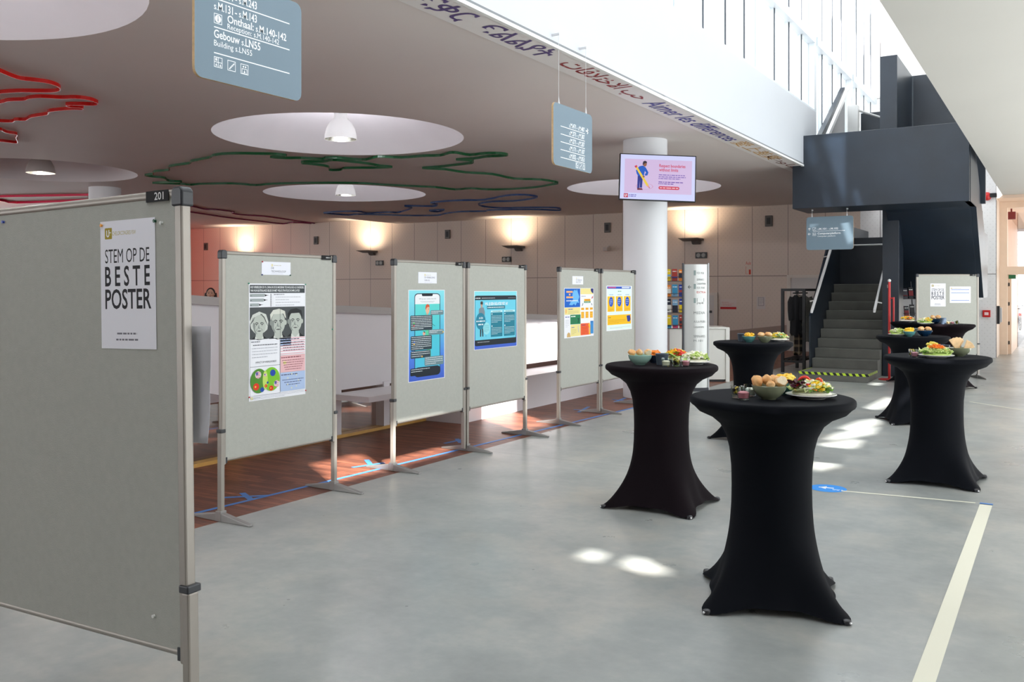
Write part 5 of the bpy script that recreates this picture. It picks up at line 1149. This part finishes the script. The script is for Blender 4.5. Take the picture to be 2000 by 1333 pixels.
part(MB().prism([(17.6, 4.2), (17.75, 4.5), (20.2, 6.0), (20.2, 4.2)], -4.07, -3.98, 'x'), 'balustrade', black, br_)
b = MB().prism([(17.9, 4.45), (17.9, 4.55), (20.1, 6.02), (20.1, 5.92)], -3.92, -3.86, 'x'); part(b, 'handrail', railw, br_)
part(MB().box(-3.6, -2.85, 19.9, 20.05, 4.2, 5.35), 'balustrade', black, br_)
part(MB().box(-3.75, -3.55, 19.3, 19.5, 4.2, 5.42), 'white_post', white, br_)
part(MB().tube([(-3.55, 19.4, 5.32), (-3.2, 19.7, 5.2), (-2.85, 19.7, 5.2)], 0.025, 8), 'handrail', railw, br_)
# ------------------------------------------------------------------ fittings on the panelled wall
spk = mat('speaker_grille', (44, 44, 46), 0.6); spf = mat('speaker_frame', (92, 88, 84), 0.5)
def wallthing(name, label, cat, px, py, group=None):
    p = atY(px, py, YB); return thing(name, label, cat, (p.x, YB, p.z), 0, group)
for px, py, lab in ((1502, 432, 'small dark wall box right of the white column, left of the black stair'), (1187, 445, 'small dark wall box just left of the white column'), (875, 458, 'small dark wall box above the gap over the phone poster board'),
                    (618, 470, 'small dark wall box above the face poster board'), (403, 482, 'small dark wall box on the red lit wall by the nearest board')):
    t = wallthing('wall_speaker', lab, 'loudspeaker', px, py, 'dark boxes along the panelled wall')
    MB().box(-0.1, 0.1, -0.05, 0, -0.15, 0.15).build('speaker_frame', spf, t, bevel=0.01); MB().box(-0.05, 0.05, -0.056, -0.05, -0.09, 0.09).build('grille', spk, t)
for px, py, lab in ((1370, 499, 'twin round emergency light right of the white column'), (990, 507, 'twin round emergency light above the tablet poster board'), (742, 514, 'twin round emergency light at the edge of the phone poster board')):
    t = wallthing('twin_light', lab, 'emergency light', px, py, 'black twin lights on the panelled wall')
    MB().box(-0.17, 0.17, -0.04, 0, -0.085, 0.085).build('casing', mat('black_trim', (24, 24, 26), 0.4), t, bevel=0.006)
    for x in (-0.075, 0.075):
        b = MB().lathe([(0.062, 0), (0.06, 0.012), (0.045, 0.016), (0.02, 0.01)], 20); o = b.build('lamp_head', mat('lamp_head_grey', (150, 150, 146), 0.35), t, smooth=50, loc=(x, -0.04, 0)); o.rotation_euler = (math.pi / 2, 0, 0)
t = wallthing('security_camera', 'small pale camera on the wall left of the white column', 'camera', 1190, 487)
MB().tube([(0, 0, 0.08), (0, -0.1, 0.06)], 0.03, 10).build('mount', mat('camera_pale', (190, 180, 174), 0.5), t); MB().box(-0.07, 0.07, -0.3, -0.08, -0.06, 0.05).build('camera_body', mat('camera_pale', (190, 180, 174), 0.5), t, bevel=0.01)
p = atY(1457, 539, YB); pr = Print(0.2, 0.48, 200, 480, 0.0006); rd = (196, 70, 52); pr.text('Aula', 20, 170, 88, rd, w=150); pr.text('1', 110, 440, 130, rd, w=56, bold=0.02); pr.line(26, 220, 26, 440, 8, rd); pr.words(40, 86, 432, 8, rd, 1)
o = pr.mb.build('wall_lettering', pr.mats); o.location = (p.x - 0.03, YB - 0.001, p.z); tag(o, 'red lettering Aula 1 on the panelled wall', 'lettering')
p = atY(1407, 604, YB); pr = Print(0.46, 0.28, 460, 280, 0.0008); pr.rect(0, 220, 460, 280, (188, 30, 34)); pr.words(40, 250, 90, 12, (200, 120, 116), 1); pr.words(40, 380, 130, 12, (210, 150, 146), 2); pr.words(40, 330, 168, 14, (200, 130, 126), 3)
o = pr.build('wall_notice', (206, 190, 184)); o.location = (p.x, YB - 0.003, p.z); tag(o, 'pale notice with a red band on the panelled wall', 'notice')
p = atY(1478, 604, YB); pr = Print(0.24, 0.34, 240, 340, 0.0008); pr.frame(40, 20, 200, 250, 10, (120, 116, 122)); pr.para(60, 190, 60, 34, 5, 10, (150, 146, 150), 3)
o = pr.build('wall_notice', (200, 190, 186)); o.location = (p.x, YB - 0.003, p.z); tag(o, 'framed paper notice between the coat rack and the red band notice', 'notice')
rdm = mat('alarm_red', (190, 34, 34), 0.35)
t = wallthing('fire_alarm', 'round red fire alarm high on the white wall beside the corridor', 'fire alarm', 1928, 384); o = MB().lathe([(0.1, 0), (0.1, 0.05), (0.06, 0.09), (0.02, 0.1)], 24).build('sounder', rdm, t, smooth=50); o.rotation_euler = (math.pi / 2, 0, 0)
t = wallthing('fire_call_point', 'small red call point on the white wall beside the corridor', 'fire alarm', 1927, 613); MB().box(-0.085, 0.085, -0.06, 0, -0.085, 0.085).build('box', rdm, t, bevel=0.008); MB().box(-0.045, 0.045, -0.064, -0.06, -0.035, 0.035).build('press_pane', mat('call_pane', (236, 200, 200), 0.4), t)
t = wallthing('wall_box', 'small black box high in the corner above the corridor door', 'wall box', 1942, 382); MB().box(-0.09, 0.06, -0.1, 0, -0.05, 0.05).build('casing', mat('black_trim', (24, 24, 26), 0.4), t, bevel=0.006)
t = thing('door_holder', 'dark metal door holder on the wood wall at the corridor mouth', 'door holder', (-1.36, YB + 0.35, 1.06)); MB().box(-0.01, 0.05, -0.14, 0.14, -0.24, 0.2).build('plate', mat('black_trim', (24, 24, 26), 0.4), t); MB().box(0.05, 0.09, 0.02, 0.12, -0.2, 0.16).build('magnet', mat('steel_wire', (206, 206, 208), 0.3, metal=0.4), t)
t = thing('exit_sign', 'small green exit sign above the corridor doorway', 'exit sign', tuple(atY(1977, 541, 26.2))); MB().box(-0.08, 0.08, -0.03, 0.0, -0.05, 0.05).build('casing', mat('exit_green', (24, 96, 56), 0.4), t)
t = thing('corridor_detector', 'small dark red box under the corridor ceiling', 'detector', (-1.15, 27.2, 3.62)); MB().box(-0.1, 0.1, -0.06, 0.06, -0.1, 0.1).build('casing', mat('detector_red', (120, 40, 40), 0.4), t, bevel=0.01)
MB().box(-0.02, 0.02, -0.02, 0.02, 0.1, 0.28).build('bracket', mat('detector_red', (120, 40, 40), 0.4), t)
# ------------------------------------------------------------------ directory totem, counter, leaflet racks
tp = atd(1359, 567, 14.7); tw = 0.405
t = thing('directory_totem', 'tall curved white directory totem beside the white column', 'directory sign', (tp.x, tp.y, 0), YAW)
n = 14; R = 0.36; arc = []
for i in range(n + 1):
    x = -tw / 2 + tw * i / n; arc.append((x, -(math.sqrt(R * R - x * x) - math.sqrt(R * R - tw * tw / 4))))
b = MB().prism(arc + [(tw / 2, 0.03), (-tw / 2, 0.03)], 0.06, 2.07, 'z'); b.build('curved_panel', mat('totem_silver', (206, 208, 206), 0.3, metal=0.25), t, smooth=30)
MB().box(-tw / 2 - 0.012, -tw / 2 + 0.006, -0.02, 0.06, 0, 2.09).build('edge_profile', mat('totem_edge', (56, 58, 66), 0.4), t); MB().box(tw / 2 - 0.006, tw / 2 + 0.012, -0.02, 0.06, 0, 2.09).build('edge_profile', mat('totem_edge_pale', (200, 202, 204), 0.35), t)
MB().box(-tw / 2, tw / 2, -0.03, 0.1, 0, 0.06).build('base', mat('totem_edge', (56, 58, 66), 0.4), t)
pr = Print(tw, 2.0, 405, 2000, 0.0012); g = (118, 124, 122); pr.layer = 1
arrow_c = (90, 96, 96)
pr.line(70, 360, 116, 360, 10, arrow_c); pr.line(70, 360, 92, 334, 10, arrow_c); pr.line(70, 360, 92, 386, 10, arrow_c)
for y in (90, 310, 540, 1430, 1530): pr.rect(156, y, 190, y + 80, (142, 158, 156), up=False)
pr.layer += 1
for y, tx, w_ in ((150, 'M.231 - M.243', 120), (256, 'SEMINAR 3', 120), (318, 'Computerlokalen', 150), (390, 'M.131 - M.140', 130), (634, 'groep AB', 110), (1492, 'M.471 - M.487', 130), (1592, 'M.371 - M.387', 130)): pr.text(tx, 206, y, 34, g, w=w_)
pr.text('EXTRA', 206, 462, 34, (214, 90, 80), w=150); pr.rect(206, 540, 330, 600, (160, 168, 166)); pr.text('MEDIA', 156, 800, 42, g, w=190); pr.text('AULA M.001', 156, 940, 36, g, w=190); pr.text('Computerruimte', 156, 1024, 32, g, w=170); pr.text('SEMINARIES', 156, 1180, 38, g, w=190); pr.text('M.101', 156, 1250, 34, g, w=150)
for v in pr.mb.v:
    x = v.x - tw / 2; v.y += -(math.sqrt(R * R - min(x * x, R * R)) - math.sqrt(R * R - tw * tw / 4)) - 0.0006
q = pr.mb.build('directory_lettering', pr.mats, t); q.location = (-tw / 2, -0.001, 0.06)
cp = atd(1366, 567, 16.2)
t = thing('counter', 'white reception counter behind the directory totem', 'counter', (cp.x, cp.y, 0), YAW)
cw = 1.08; cm = mat('counter_white', (222, 222, 216), 0.4)
MB().box(-cw / 2, cw / 2 - 0.07, 0.0, 0.6, 0.04, 0.95).build('counter_front', cm, t, bevel=0.006); MB().box(cw / 2 - 0.07, cw / 2, -0.02, 0.62, 0, 0.98).build('end_panel', cm, t, bevel=0.004); MB().box(-cw / 2 - 0.02, cw / 2 - 0.07, -0.03, 0.62, 0.95, 0.985).build('counter_top', cm, t, bevel=0.004); MB().box(-cw / 2 + 0.02, cw / 2 - 0.09, 0.02, 0.58, 0, 0.04).build('toe_kick', mat('black_trim', (24, 24, 26), 0.4), t)
LC = [(40, 60, 140), (210, 180, 50), (60, 140, 180), (220, 220, 214), (196, 70, 110), (226, 130, 40), (40, 44, 60), (120, 160, 190), (230, 200, 40), (160, 60, 50)]
def leafrack(label, loc, rz, tiers, lean, cols, w, z0, dz, seed, leaf_label, group, LC=LC):
    t = thing('leaflet_rack', label, 'leaflet rack', loc, rz); wire = mat('rack_wire', (44, 44, 48), 0.4, metal=0.3)
    H = z0 + dz * tiers
    for s in (-1, 1): MB().tube([(s * w / 2, 0.0, 0), (s * w / 2, lean, H)], 0.011, 8).build('upright', wire, t)
    b = MB(); b.tube([(-w / 2, 0, 0.015), (w / 2, 0, 0.015)], 0.012, 8)
    for s in (-1, 1): b.tube([(s * w / 2, -0.14, 0.012), (s * w / 2, 0.2, 0.012)], 0.012, 8)
    b.build('base_frame', wire, t)
    rr_ = random.Random(seed); M = rotz(rz, loc); k = 0
    for i in range(tiers):
        z = z0 + dz * i; y = lean * z / H
        b = MB(); b.box(-w / 2, w / 2, y - 0.075, y - 0.005, z - 0.012, z - 0.004); b.tube([(-w / 2, y - 0.08, z + 0.05), (w / 2, y - 0.08, z + 0.05)], 0.005, 6); b.tube([(-w / 2, y - 0.005, z + 0.05), (-w / 2, y - 0.08, z + 0.05)], 0.005, 6); b.tube([(w / 2, y - 0.005, z + 0.05), (w / 2, y - 0.08, z + 0.05)], 0.005, 6); b.build('shelf', wire, t)
        for j in range(cols):
            x = -w / 2 + w * (j + 0.5) / cols; c = LC[(k * 3 + rr_.randrange(4)) % len(LC)]; hh = rr_.uniform(0.19, 0.235); lw = w / cols * 0.78
            pr = Print(lw, hh, 100, 200, 0.0008); c2 = LC[rr_.randrange(len(LC))]; pr.rect(0, rr_.choice((0, 60, 130)), 100, rr_.choice((90, 150, 200)), c2); pr.words(10, 90, 40, 12, (230, 230, 226), k); pr.words(10, 80, 170, 10, (60, 60, 70), k + 3)
            o = pr.build('leaflet', c, 0.012); o.location = M @ Vector((x - lw / 2, y - 0.055, z)); o.rotation_euler = (math.radians(-5), 0, rz)
            tag(o, leaf_label % (('lowest', 'second lowest', 'second highest', 'highest')[i], ('leftmost', 'second from the left', 'third from the left', 'rightmost')[j if cols == 4 else j * 3 // max(1, cols - 1)]), 'leaflet', group); k += 1
lp = atd(1326, 567, 15.35)
leafrack('dark wire leaflet rack between the white column and the directory totem', (lp.x, lp.y, 0), YAW, 4, 0.14, 4, 0.46, 1.0, 0.27, 5, 'leaflet on the %s tier beside the white column, %s', 'leaflets in the rack by the column')
mp = atd(1781, 567, 17.75)
leafrack('leaning dark magazine rack beside the black pillar', (mp.x, mp.y, 0), YAW + 0.5, 4, 0.16, 2, 0.34, 0.46, 0.34, 9, 'magazine on the %s tier beside the black pillar, %s', 'magazines in the leaning rack', [(44, 44, 50), (120, 30, 36), (60, 56, 66), (30, 30, 34), (84, 70, 90), (70, 84, 50)])
# ------------------------------------------------------------------ red pole
rp = atz(1737, 742)
t = thing('barrier_pole', 'thin red pole on a round foot before the black pillar', 'pole', (rp.x, rp.y, 0))
MB().lathe([(0.19, 0), (0.19, 0.012), (0.03, 0.022)], 32).build('foot_plate', rdm, t, smooth=40); MB().tube([(0, 0, 0.02), (0, 0, 1.8)], 0.022, 12).build('pole', rdm, t, smooth=40); MB().ball((0, 0, 1.825), 0.03).build('cap', mat('cap_white', (226, 226, 226), 0.4), t, smooth=60)
b = MB().tube([(0.075, -0.01, 1.02), (0.075, -0.01, 1.52)], 0.016, 10); b.tube([(0, 0, 1.5), (0.075, -0.01, 1.5)], 0.012, 8); b.tube([(0, 0, 1.04), (0.075, -0.01, 1.04)], 0.012, 8); b.build('handle', rdm, t, smooth=40)
MB().tube([(0, 0, 1.73), (-0.06, 0.2, 1.74), (-0.12, 0.6, 1.7)], 0.012, 8).build('chain_clip', mat('cap_white', (226, 226, 226), 0.4), t, smooth=50)
# ------------------------------------------------------------------ coat rack with three garments
bl2 = mat('coat_rack_black', (22, 22, 26), 0.45)
cx, cy = -4.8, 18.3; t = thing('coat_rack', 'black square framed coat rack left of the staircase', 'coat rack', (cx, cy, 0))
W_, D_, H_ = 0.42, 1.15, 1.68
for x in (0, W_):
    for y in (0, D_): MB().box(x - 0.028, x + 0.028, y - 0.028, y + 0.028, 0, H_).build('post', bl2, t)
b = MB()
for x in (0, W_): b.box(x - 0.025, x + 0.025, 0, D_, H_ - 0.05, H_)
for y in (0, D_): b.box(0, W_, y - 0.025, y + 0.025, H_ - 0.05, H_)
for i in range(5): b.box(W_ * i / 4 - 0.012, W_ * i / 4 + 0.012, 0, D_, H_ - 0.03, H_ - 0.012)
b.build('hat_shelf', bl2, t)
b = MB()
for y in (0.0, D_): b.box(0, W_, y - 0.022, y + 0.022, 0.2, 0.245)
for i in range(6): b.box(W_ * i / 5 - 0.016, W_ * i / 5 + 0.016, 0, D_, 0.245, 0.27)
b.build('shoe_shelf', bl2, t)
MB().tube([(W_ / 2, 0, H_ - 0.09), (W_ / 2, D_, H_ - 0.09)], 0.014, 10).build('hanging_rail', bl2, t)
def garment(name, label, cat, x, y, zt, L, wide, deep, m, seed, sleeves=True, m2=None):
    g = thing(name, label, cat, (x, y, zt - L), math.radians(24), 'garments on the coat rack'); r_ = random.Random(seed); b = MB(); n = 40; rows = 16; vs = []
    for i in range(rows + 1):
        tt = i / rows; z = L * (1 - tt); w_ = wide * (0.34 + 0.66 * min(1, (tt / 0.12)) ** 0.6) * (0.86 + 0.22 * tt); d_ = deep * (0.5 + 0.5 * min(1, tt / 0.15)) * (0.9 + 0.25 * tt)
        for k in range(n):
            th = 2 * math.pi * k / n; f = 1 + 0.16 * tt * math.sin(5 * th + seed) + 0.08 * tt * math.sin(11 * th + seed * 2)
            vs.append((w_ / 2 * math.cos(th) * f, d_ / 2 * math.sin(th) * f + 0.01 * math.sin(6 * tt + seed), z + (0.03 * math.sin(3 * th + seed) if i == rows else 0)))
    fs = [(i * n + k, (i + 1) * n + k, (i + 1) * n + (k + 1) % n, i * n + (k + 1) % n) for i in range(rows) for k in range(n)] + [tuple(range(n)), tuple(range(rows * n, rows * n + n))[::-1]]
    b.add(vs, fs).build('body', m2 or m, g, smooth=60)
    if sleeves:
        for s in (-1, 1):
            MB().tube([(s * wide * 0.36, 0, L * 0.95), (s * wide * 0.5, 0.0, L * 0.82), (s * wide * 0.54, -0.03, L * 0.6), (s * wide * 0.53, -0.06, L * 0.36)], [0.05, 0.062, 0.056, 0.045], 12).build('sleeve', m, g, smooth=60)
    MB().tube([(0, 0, L - 0.01), (0, 0, L + 0.012), (0.012, 0, L + 0.022)], 0.006, 6).build('hanger_hook', mat('steel_wire', (206, 206, 208), 0.3, metal=0.4), g)
plaid = N('plaid_wool'); x_, y_, z_ = plaid.xyz()
q1 = plaid.math('LESS_THAN', plaid.math('FRACT', plaid.math('MULTIPLY', x_, 9)), 0.35); q2 = plaid.math('LESS_THAN', plaid.math('FRACT', plaid.math('MULTIPLY', z_, 7)), 0.35)
plaid.link(plaid.mix(plaid.math('MULTIPLY', plaid.math('ADD', q1, q2), 0.5), C(38, 32, 30), C(150, 132, 108)), plaid.b.inputs['Base Color']); plaid.b.inputs['Roughness'].default_value = 0.9
blk = mat('black_wool', (18, 18, 22), 0.9); gry = mat('grey_coat_cloth', (142, 140, 132), 0.9, noise=0.06, nscale=6)
garment('scarf', 'long plaid scarf hanging below and behind the black jacket', 'scarf', cx + 0.2, cy + 0.4, 1.55, 1.2, 0.15, 0.08, plaid.m, 2, False)
garment('jacket', 'black jacket hanging on the coat rack', 'jacket', cx + 0.21, cy + 0.2, 1.55, 0.8, 0.2, 0.12, blk, 4)
garment('coat', 'grey coat hanging on the coat rack', 'coat', cx + 0.22, cy + 0.68, 1.55, 0.95, 0.4, 0.16, gry, 7)
# ------------------------------------------------------------------ tape and sticker on the floors
def tape(label, pts, w_, m, group=None, z=0.0012):
    b = MB()
    for (a, c) in pts:
        a, c = Vector((a[0], a[1], z)), Vector((c[0], c[1], z)); d = (c - a).normalized(); nn = Vector((-d.y, d.x, 0)) * w_ / 2
        b.add([a + nn, a - nn, c - nn, c + nn], [(0, 1, 2, 3)]); z += 0.0004
    o = b.build('floor_tape', m); tag(o, label, 'floor tape', group)
cream = mat('cream_tape', (224, 222, 204), 0.6); bluet = mat('blue_tape', (70, 128, 200), 0.5)
tape('wide cream tape running towards us on the concrete at the right', [((-0.495, 2.0), (-0.5, 7.82))], 0.085, cream, 'cream tapes on the concrete')
a, c = atz(1643, 959.5), atz(1905, 983); tape('narrow cream line from the blue floor sticker to the wide tape', [((a.x, a.y), (c.x, c.y))], 0.03, cream, 'cream tapes on the concrete')
a, c = atz(1893, 785), atz(2000, 802); tape('thin cream line on the floor behind the right hand table', [((a.x, a.y), (c.x, c.y))], 0.035, cream, 'cream tapes on the concrete')
tape('short blue tape end capping the wide cream tape', [((-0.545, 7.83), (-0.455, 7.83))], 0.06, bluet)
a, c = atz(300, 1023), atz(1250, 794)
line = [((a.x, a.y), (c.x, c.y))]
tape('long straight blue tape on the parquet behind the display boards', line, 0.045, bluet, 'blue tapes on the parquet', 0.0016)
for i, ((p0, p1, q0, q1), lab) in enumerate(((((437, 973), (523, 969), (473, 964), (492, 978)), 'blue tape cross on the parquet under the three faces board'), (((688, 914), (750, 905), (716, 899), (728, 914)), 'blue tape cross in the sun patch on the parquet'),
        (((868, 867), (905, 859), (892, 858), (900, 866)), 'blue tape mark by the middle foot of the phone and tablet boards'), (((925, 812), (958, 817), (940, 811), (945, 818)), 'blue tape mark near the white plinth'), (((1130, 806), (1150, 795), (1120, 801), (1160, 802)), 'blue tape cross under the patchwork poster board'), (((1200, 786), (1222, 778), (1195, 781), (1225, 784)), 'blue tape cross near the foot of the column'))):
    P_ = [atz(*k) for k in (p0, p1, q0, q1)]; tape(lab, [((P_[0].x, P_[0].y), (P_[1].x, P_[1].y)), ((P_[2].x, P_[2].y), (P_[3].x, P_[3].y))], 0.05, bluet, 'blue tapes on the parquet', 0.0024)
s0 = atz(1617, 954.5); pr = Print(0.3, 0.3, 300, 300, 0.0006); pr.ell(150, 150, 148, 148, (52, 140, 222), 48)
def arr(x, y, s): pr.line(x - 0.5 * s, y, x + 0.3 * s, y, 0.2 * s, (236, 240, 246)); pr.poly([(x - 0.5 * s, y), (x - 0.1 * s, y - 0.36 * s), (x - 0.1 * s, y + 0.36 * s)], (236, 240, 246))
arr(150, 130, 150); pr.layer += 1; pr.words(190, 270, 176, 14, (200, 222, 244), 1); pr.words(190, 250, 200, 12, (200, 222, 244), 2)
o = pr.mb.build('floor_sticker', pr.mats); o.rotation_euler = (-math.pi / 2, 0, 0.12); 
o.matrix_world = Matrix.Translation((s0.x, s0.y, 0.001)) @ Matrix.Rotation(0.1, 4, 'Z') @ Matrix.Rotation(-math.pi / 2, 4, 'X') @ Matrix.Translation((-0.15, 0, -0.15))
tag(o, 'round blue floor sticker with a white arrow', 'floor sticker')
# ------------------------------------------------------------------ person behind the parapet
hp = atd(411.5, 573, 19.5)
skin = mat('skin', (212, 164, 140), 0.55); hairm = mat('dark_brown_hair', (44, 28, 24), 0.6); tee = mat('dark_teal_cloth', (40, 84, 84), 0.8)
t = thing('person', 'person in dark teal behind the parapet, resting the chin on a raised hand', 'person', (hp.x, hp.y, 0), YAW + 0.25)
hz_ = hp.z
def skinned(name, verts, edges, radii, m, parent, sub=2, root=0):
    me = bpy.data.meshes.new(name); me.from_pydata(verts, edges, []); o = bpy.data.objects.new(name, me); COL.objects.link(o); me.materials.append(m); o.parent = parent
    s = o.modifiers.new('skin', 'SKIN'); s.use_smooth_shade = True
    for v, r in zip(me.skin_vertices[0].data, radii): v.radius = (r, r)
    me.skin_vertices[0].data[root].use_root = True
    ss = o.modifiers.new('sub', 'SUBSURF'); ss.levels = sub; ss.render_levels = sub
    return o
k = hz_ / 1.62
vb = [(0, 0, 0.92), (0, 0, 1.12), (0, -0.01, 1.3), (0, -0.01, 1.41), (0, -0.015, 1.49), (0, -0.03, 1.57), (0, -0.035, 1.66),
      (-0.17, 0, 1.39), (-0.24, -0.02, 1.14), (-0.14, -0.2, 1.05), (0.17, 0, 1.39), (0.2, -0.1, 1.15), (0.1, -0.2, 1.38), (0.07, -0.17, 1.47),
      (-0.09, 0, 0.86), (-0.1, -0.01, 0.48), (-0.1, 0.02, 0.08), (-0.1, -0.12, 0.04), (0.09, 0, 0.86), (0.1, -0.01, 0.48), (0.1, 0.02, 0.08), (0.1, -0.12, 0.04)]
eb = [(0, 1), (1, 2), (2, 3), (3, 4), (4, 5), (5, 6), (3, 7), (7, 8), (8, 9), (3, 10), (10, 11), (11, 12), (12, 13), (0, 14), (14, 15), (15, 16), (16, 17), (0, 18), (18, 19), (19, 20), (20, 21)]
rb = [0.13, 0.115, 0.13, 0.09, 0.048, 0.075, 0.085, 0.06, 0.045, 0.035, 0.06, 0.045, 0.036, 0.03, 0.09, 0.06, 0.042, 0.035, 0.09, 0.06, 0.042, 0.035]
skinned('body', [(x, y, z * k) for x, y, z in vb], eb, rb, skin, t)
b = MB()
b.ball((0, -0.035, 1.6 * k), (0.078, 0.095, 0.115), 24, 18, lambda v: 1 - 0.12 * max(0, -v[2]) * (1 if v[1] < 0.3 else 0.6))
b.add([(-0.016, -0.122, 1.585 * k), (0.016, -0.122, 1.585 * k), (0, -0.148, 1.588 * k), (0, -0.122, 1.632 * k)], [(0, 1, 2), (1, 3, 2), (3, 0, 2)])
for s in (-1, 1): b.ball((s * 0.078, -0.025, 1.6 * k), (0.012, 0.022, 0.032), 10, 8)
b.build('head', skin, t, smooth=60)
b = MB()
for s in (-1, 1): b.ball((s * 0.03, -0.118, 1.618 * k), (0.014, 0.008, 0.008), 10, 8); b.box(s * 0.03 - 0.02, s * 0.03 + 0.02, -0.127, -0.118, 1.638 * k, 1.644 * k)
b.build('eyes', mat('eye_dark', (40, 30, 28), 0.4), t)
b = MB().ball((0, -0.118, 1.552 * k), (0.024, 0.008, 0.008), 12, 8); b.build('mouth', mat('lips', (170, 96, 88), 0.5), t, smooth=60)
b = MB().ball((0, 0.0, 1.625 * k), (0.095, 0.1, 0.115), 20, 14); b.tube([(-0.075, 0.01, 1.62 * k), (-0.09, 0.02, 1.52 * k), (-0.085, 0.03, 1.42 * k)], [0.05, 0.045, 0.02], 10); b.tube([(0.075, 0.01, 1.62 * k), (0.09, 0.02, 1.52 * k), (0.085, 0.03, 1.42 * k)], [0.05, 0.045, 0.02], 10)
b.build('hair', hairm, t, smooth=60)
vs_ = [(0, 0, 0.9), (0, 0, 1.12), (0, -0.01, 1.3), (0, -0.01, 1.4), (-0.175, 0, 1.39), (-0.25, -0.02, 1.14), (0.175, 0, 1.39), (0.2, -0.1, 1.16)]
skinned('top', [(x, y, z * k) for x, y, z in vs_], [(0, 1), (1, 2), (2, 3), (3, 4), (4, 5), (3, 6), (6, 7)], [0.145, 0.128, 0.142, 0.1, 0.075, 0.06, 0.075, 0.06], tee, t)
skinned('trousers', [(x, y, z * k) for x, y, z in [(0, 0, 0.94), (-0.09, 0, 0.86), (-0.1, -0.01, 0.48), (-0.1, 0.02, 0.12), (0.09, 0, 0.86), (0.1, -0.01, 0.48), (0.1, 0.02, 0.12)]], [(0, 1), (1, 2), (2, 3), (0, 4), (4, 5), (5, 6)], [0.14, 0.105, 0.075, 0.06, 0.105, 0.075, 0.06], mat('dark_trousers', (40, 42, 50), 0.8), t)
hx, hy, hz2 = 0.065, -0.165, 1.475 * k
for i, (dx, L) in enumerate(((-0.024, 0.06), (-0.008, 0.068), (0.008, 0.064), (0.024, 0.052))):
    skinned('finger', [(hx + dx, hy, hz2 + 0.01), (hx + dx - 0.004, hy - 0.012, hz2 + 0.03), (hx + dx - 0.012, hy - 0.006, hz2 + 0.03 + L * 0.5), (hx + dx - 0.022, hy + 0.012, hz2 + 0.03 + L * 0.85)], [(0, 1), (1, 2), (2, 3)], [0.01, 0.0095, 0.009, 0.0075], skin, t, 1)
skinned('thumb', [(hx - 0.02, hy + 0.01, hz2), (hx - 0.045, hy + 0.02, hz2 + 0.025), (hx - 0.05, hy + 0.03, hz2 + 0.06)], [(0, 1), (1, 2)], [0.012, 0.0105, 0.009], skin, t, 1)
MB().ball((hx, hy, hz2), (0.038, 0.022, 0.042), 14, 10).build('palm', skin, t, smooth=60)
# ------------------------------------------------------------------ bicycle parked in the street
bp_ = atz(1993, 640, -0.02); bp_ = Vector((-0.62, 43.0, -0.02))
t = thing('bicycle', 'dark bicycle parked outside beyond the glass doors', 'bicycle', bp_, math.radians(80)); tyre = mat('tyre', (40, 40, 44), 0.7); frm = mat('bike_frame', (70, 74, 84), 0.4, metal=0.4)
for x, nm in ((-0.52, 'wheel'), (0.52, 'wheel')):
    b = MB().tube([(x + 0.33 * math.cos(2 * math.pi * i / 28), 0, 0.34 + 0.33 * math.sin(2 * math.pi * i / 28)) for i in range(28)], 0.02, 8, closed=True)
    for i in range(10): a_ = i * math.pi / 10; b.tube([(x + 0.31 * math.cos(a_), 0, 0.34 + 0.31 * math.sin(a_)), (x - 0.31 * math.cos(a_), 0, 0.34 - 0.31 * math.sin(a_))], 0.003, 5)
    b.build(nm, tyre, t)
b = MB()
for q in (((-0.52, 0, 0.34), (-0.08, 0, 0.3)), ((-0.08, 0, 0.3), (-0.2, 0, 0.86)), ((-0.2, 0, 0.8), (-0.52, 0, 0.34)), ((-0.08, 0, 0.3), (0.36, 0, 0.78)), ((-0.19, 0, 0.76), (0.34, 0, 0.84)), ((0.52, 0, 0.34), (0.32, 0, 0.98))): b.tube(q, 0.018, 8)
b.build('frame', frm, t); MB().tube([(0.3, -0.26, 1.02), (0.34, -0.1, 1.0), (0.34, 0.1, 1.0), (0.3, 0.26, 1.02)], 0.014, 8).build('handlebar', frm, t); MB().ball((-0.22, 0, 0.9), (0.13, 0.07, 0.035)).build('saddle', tyre, t, smooth=60)
MB().box(-0.66, -0.62, -0.05, 0.05, 0.6, 0.72).build('reflector', rdm, t)
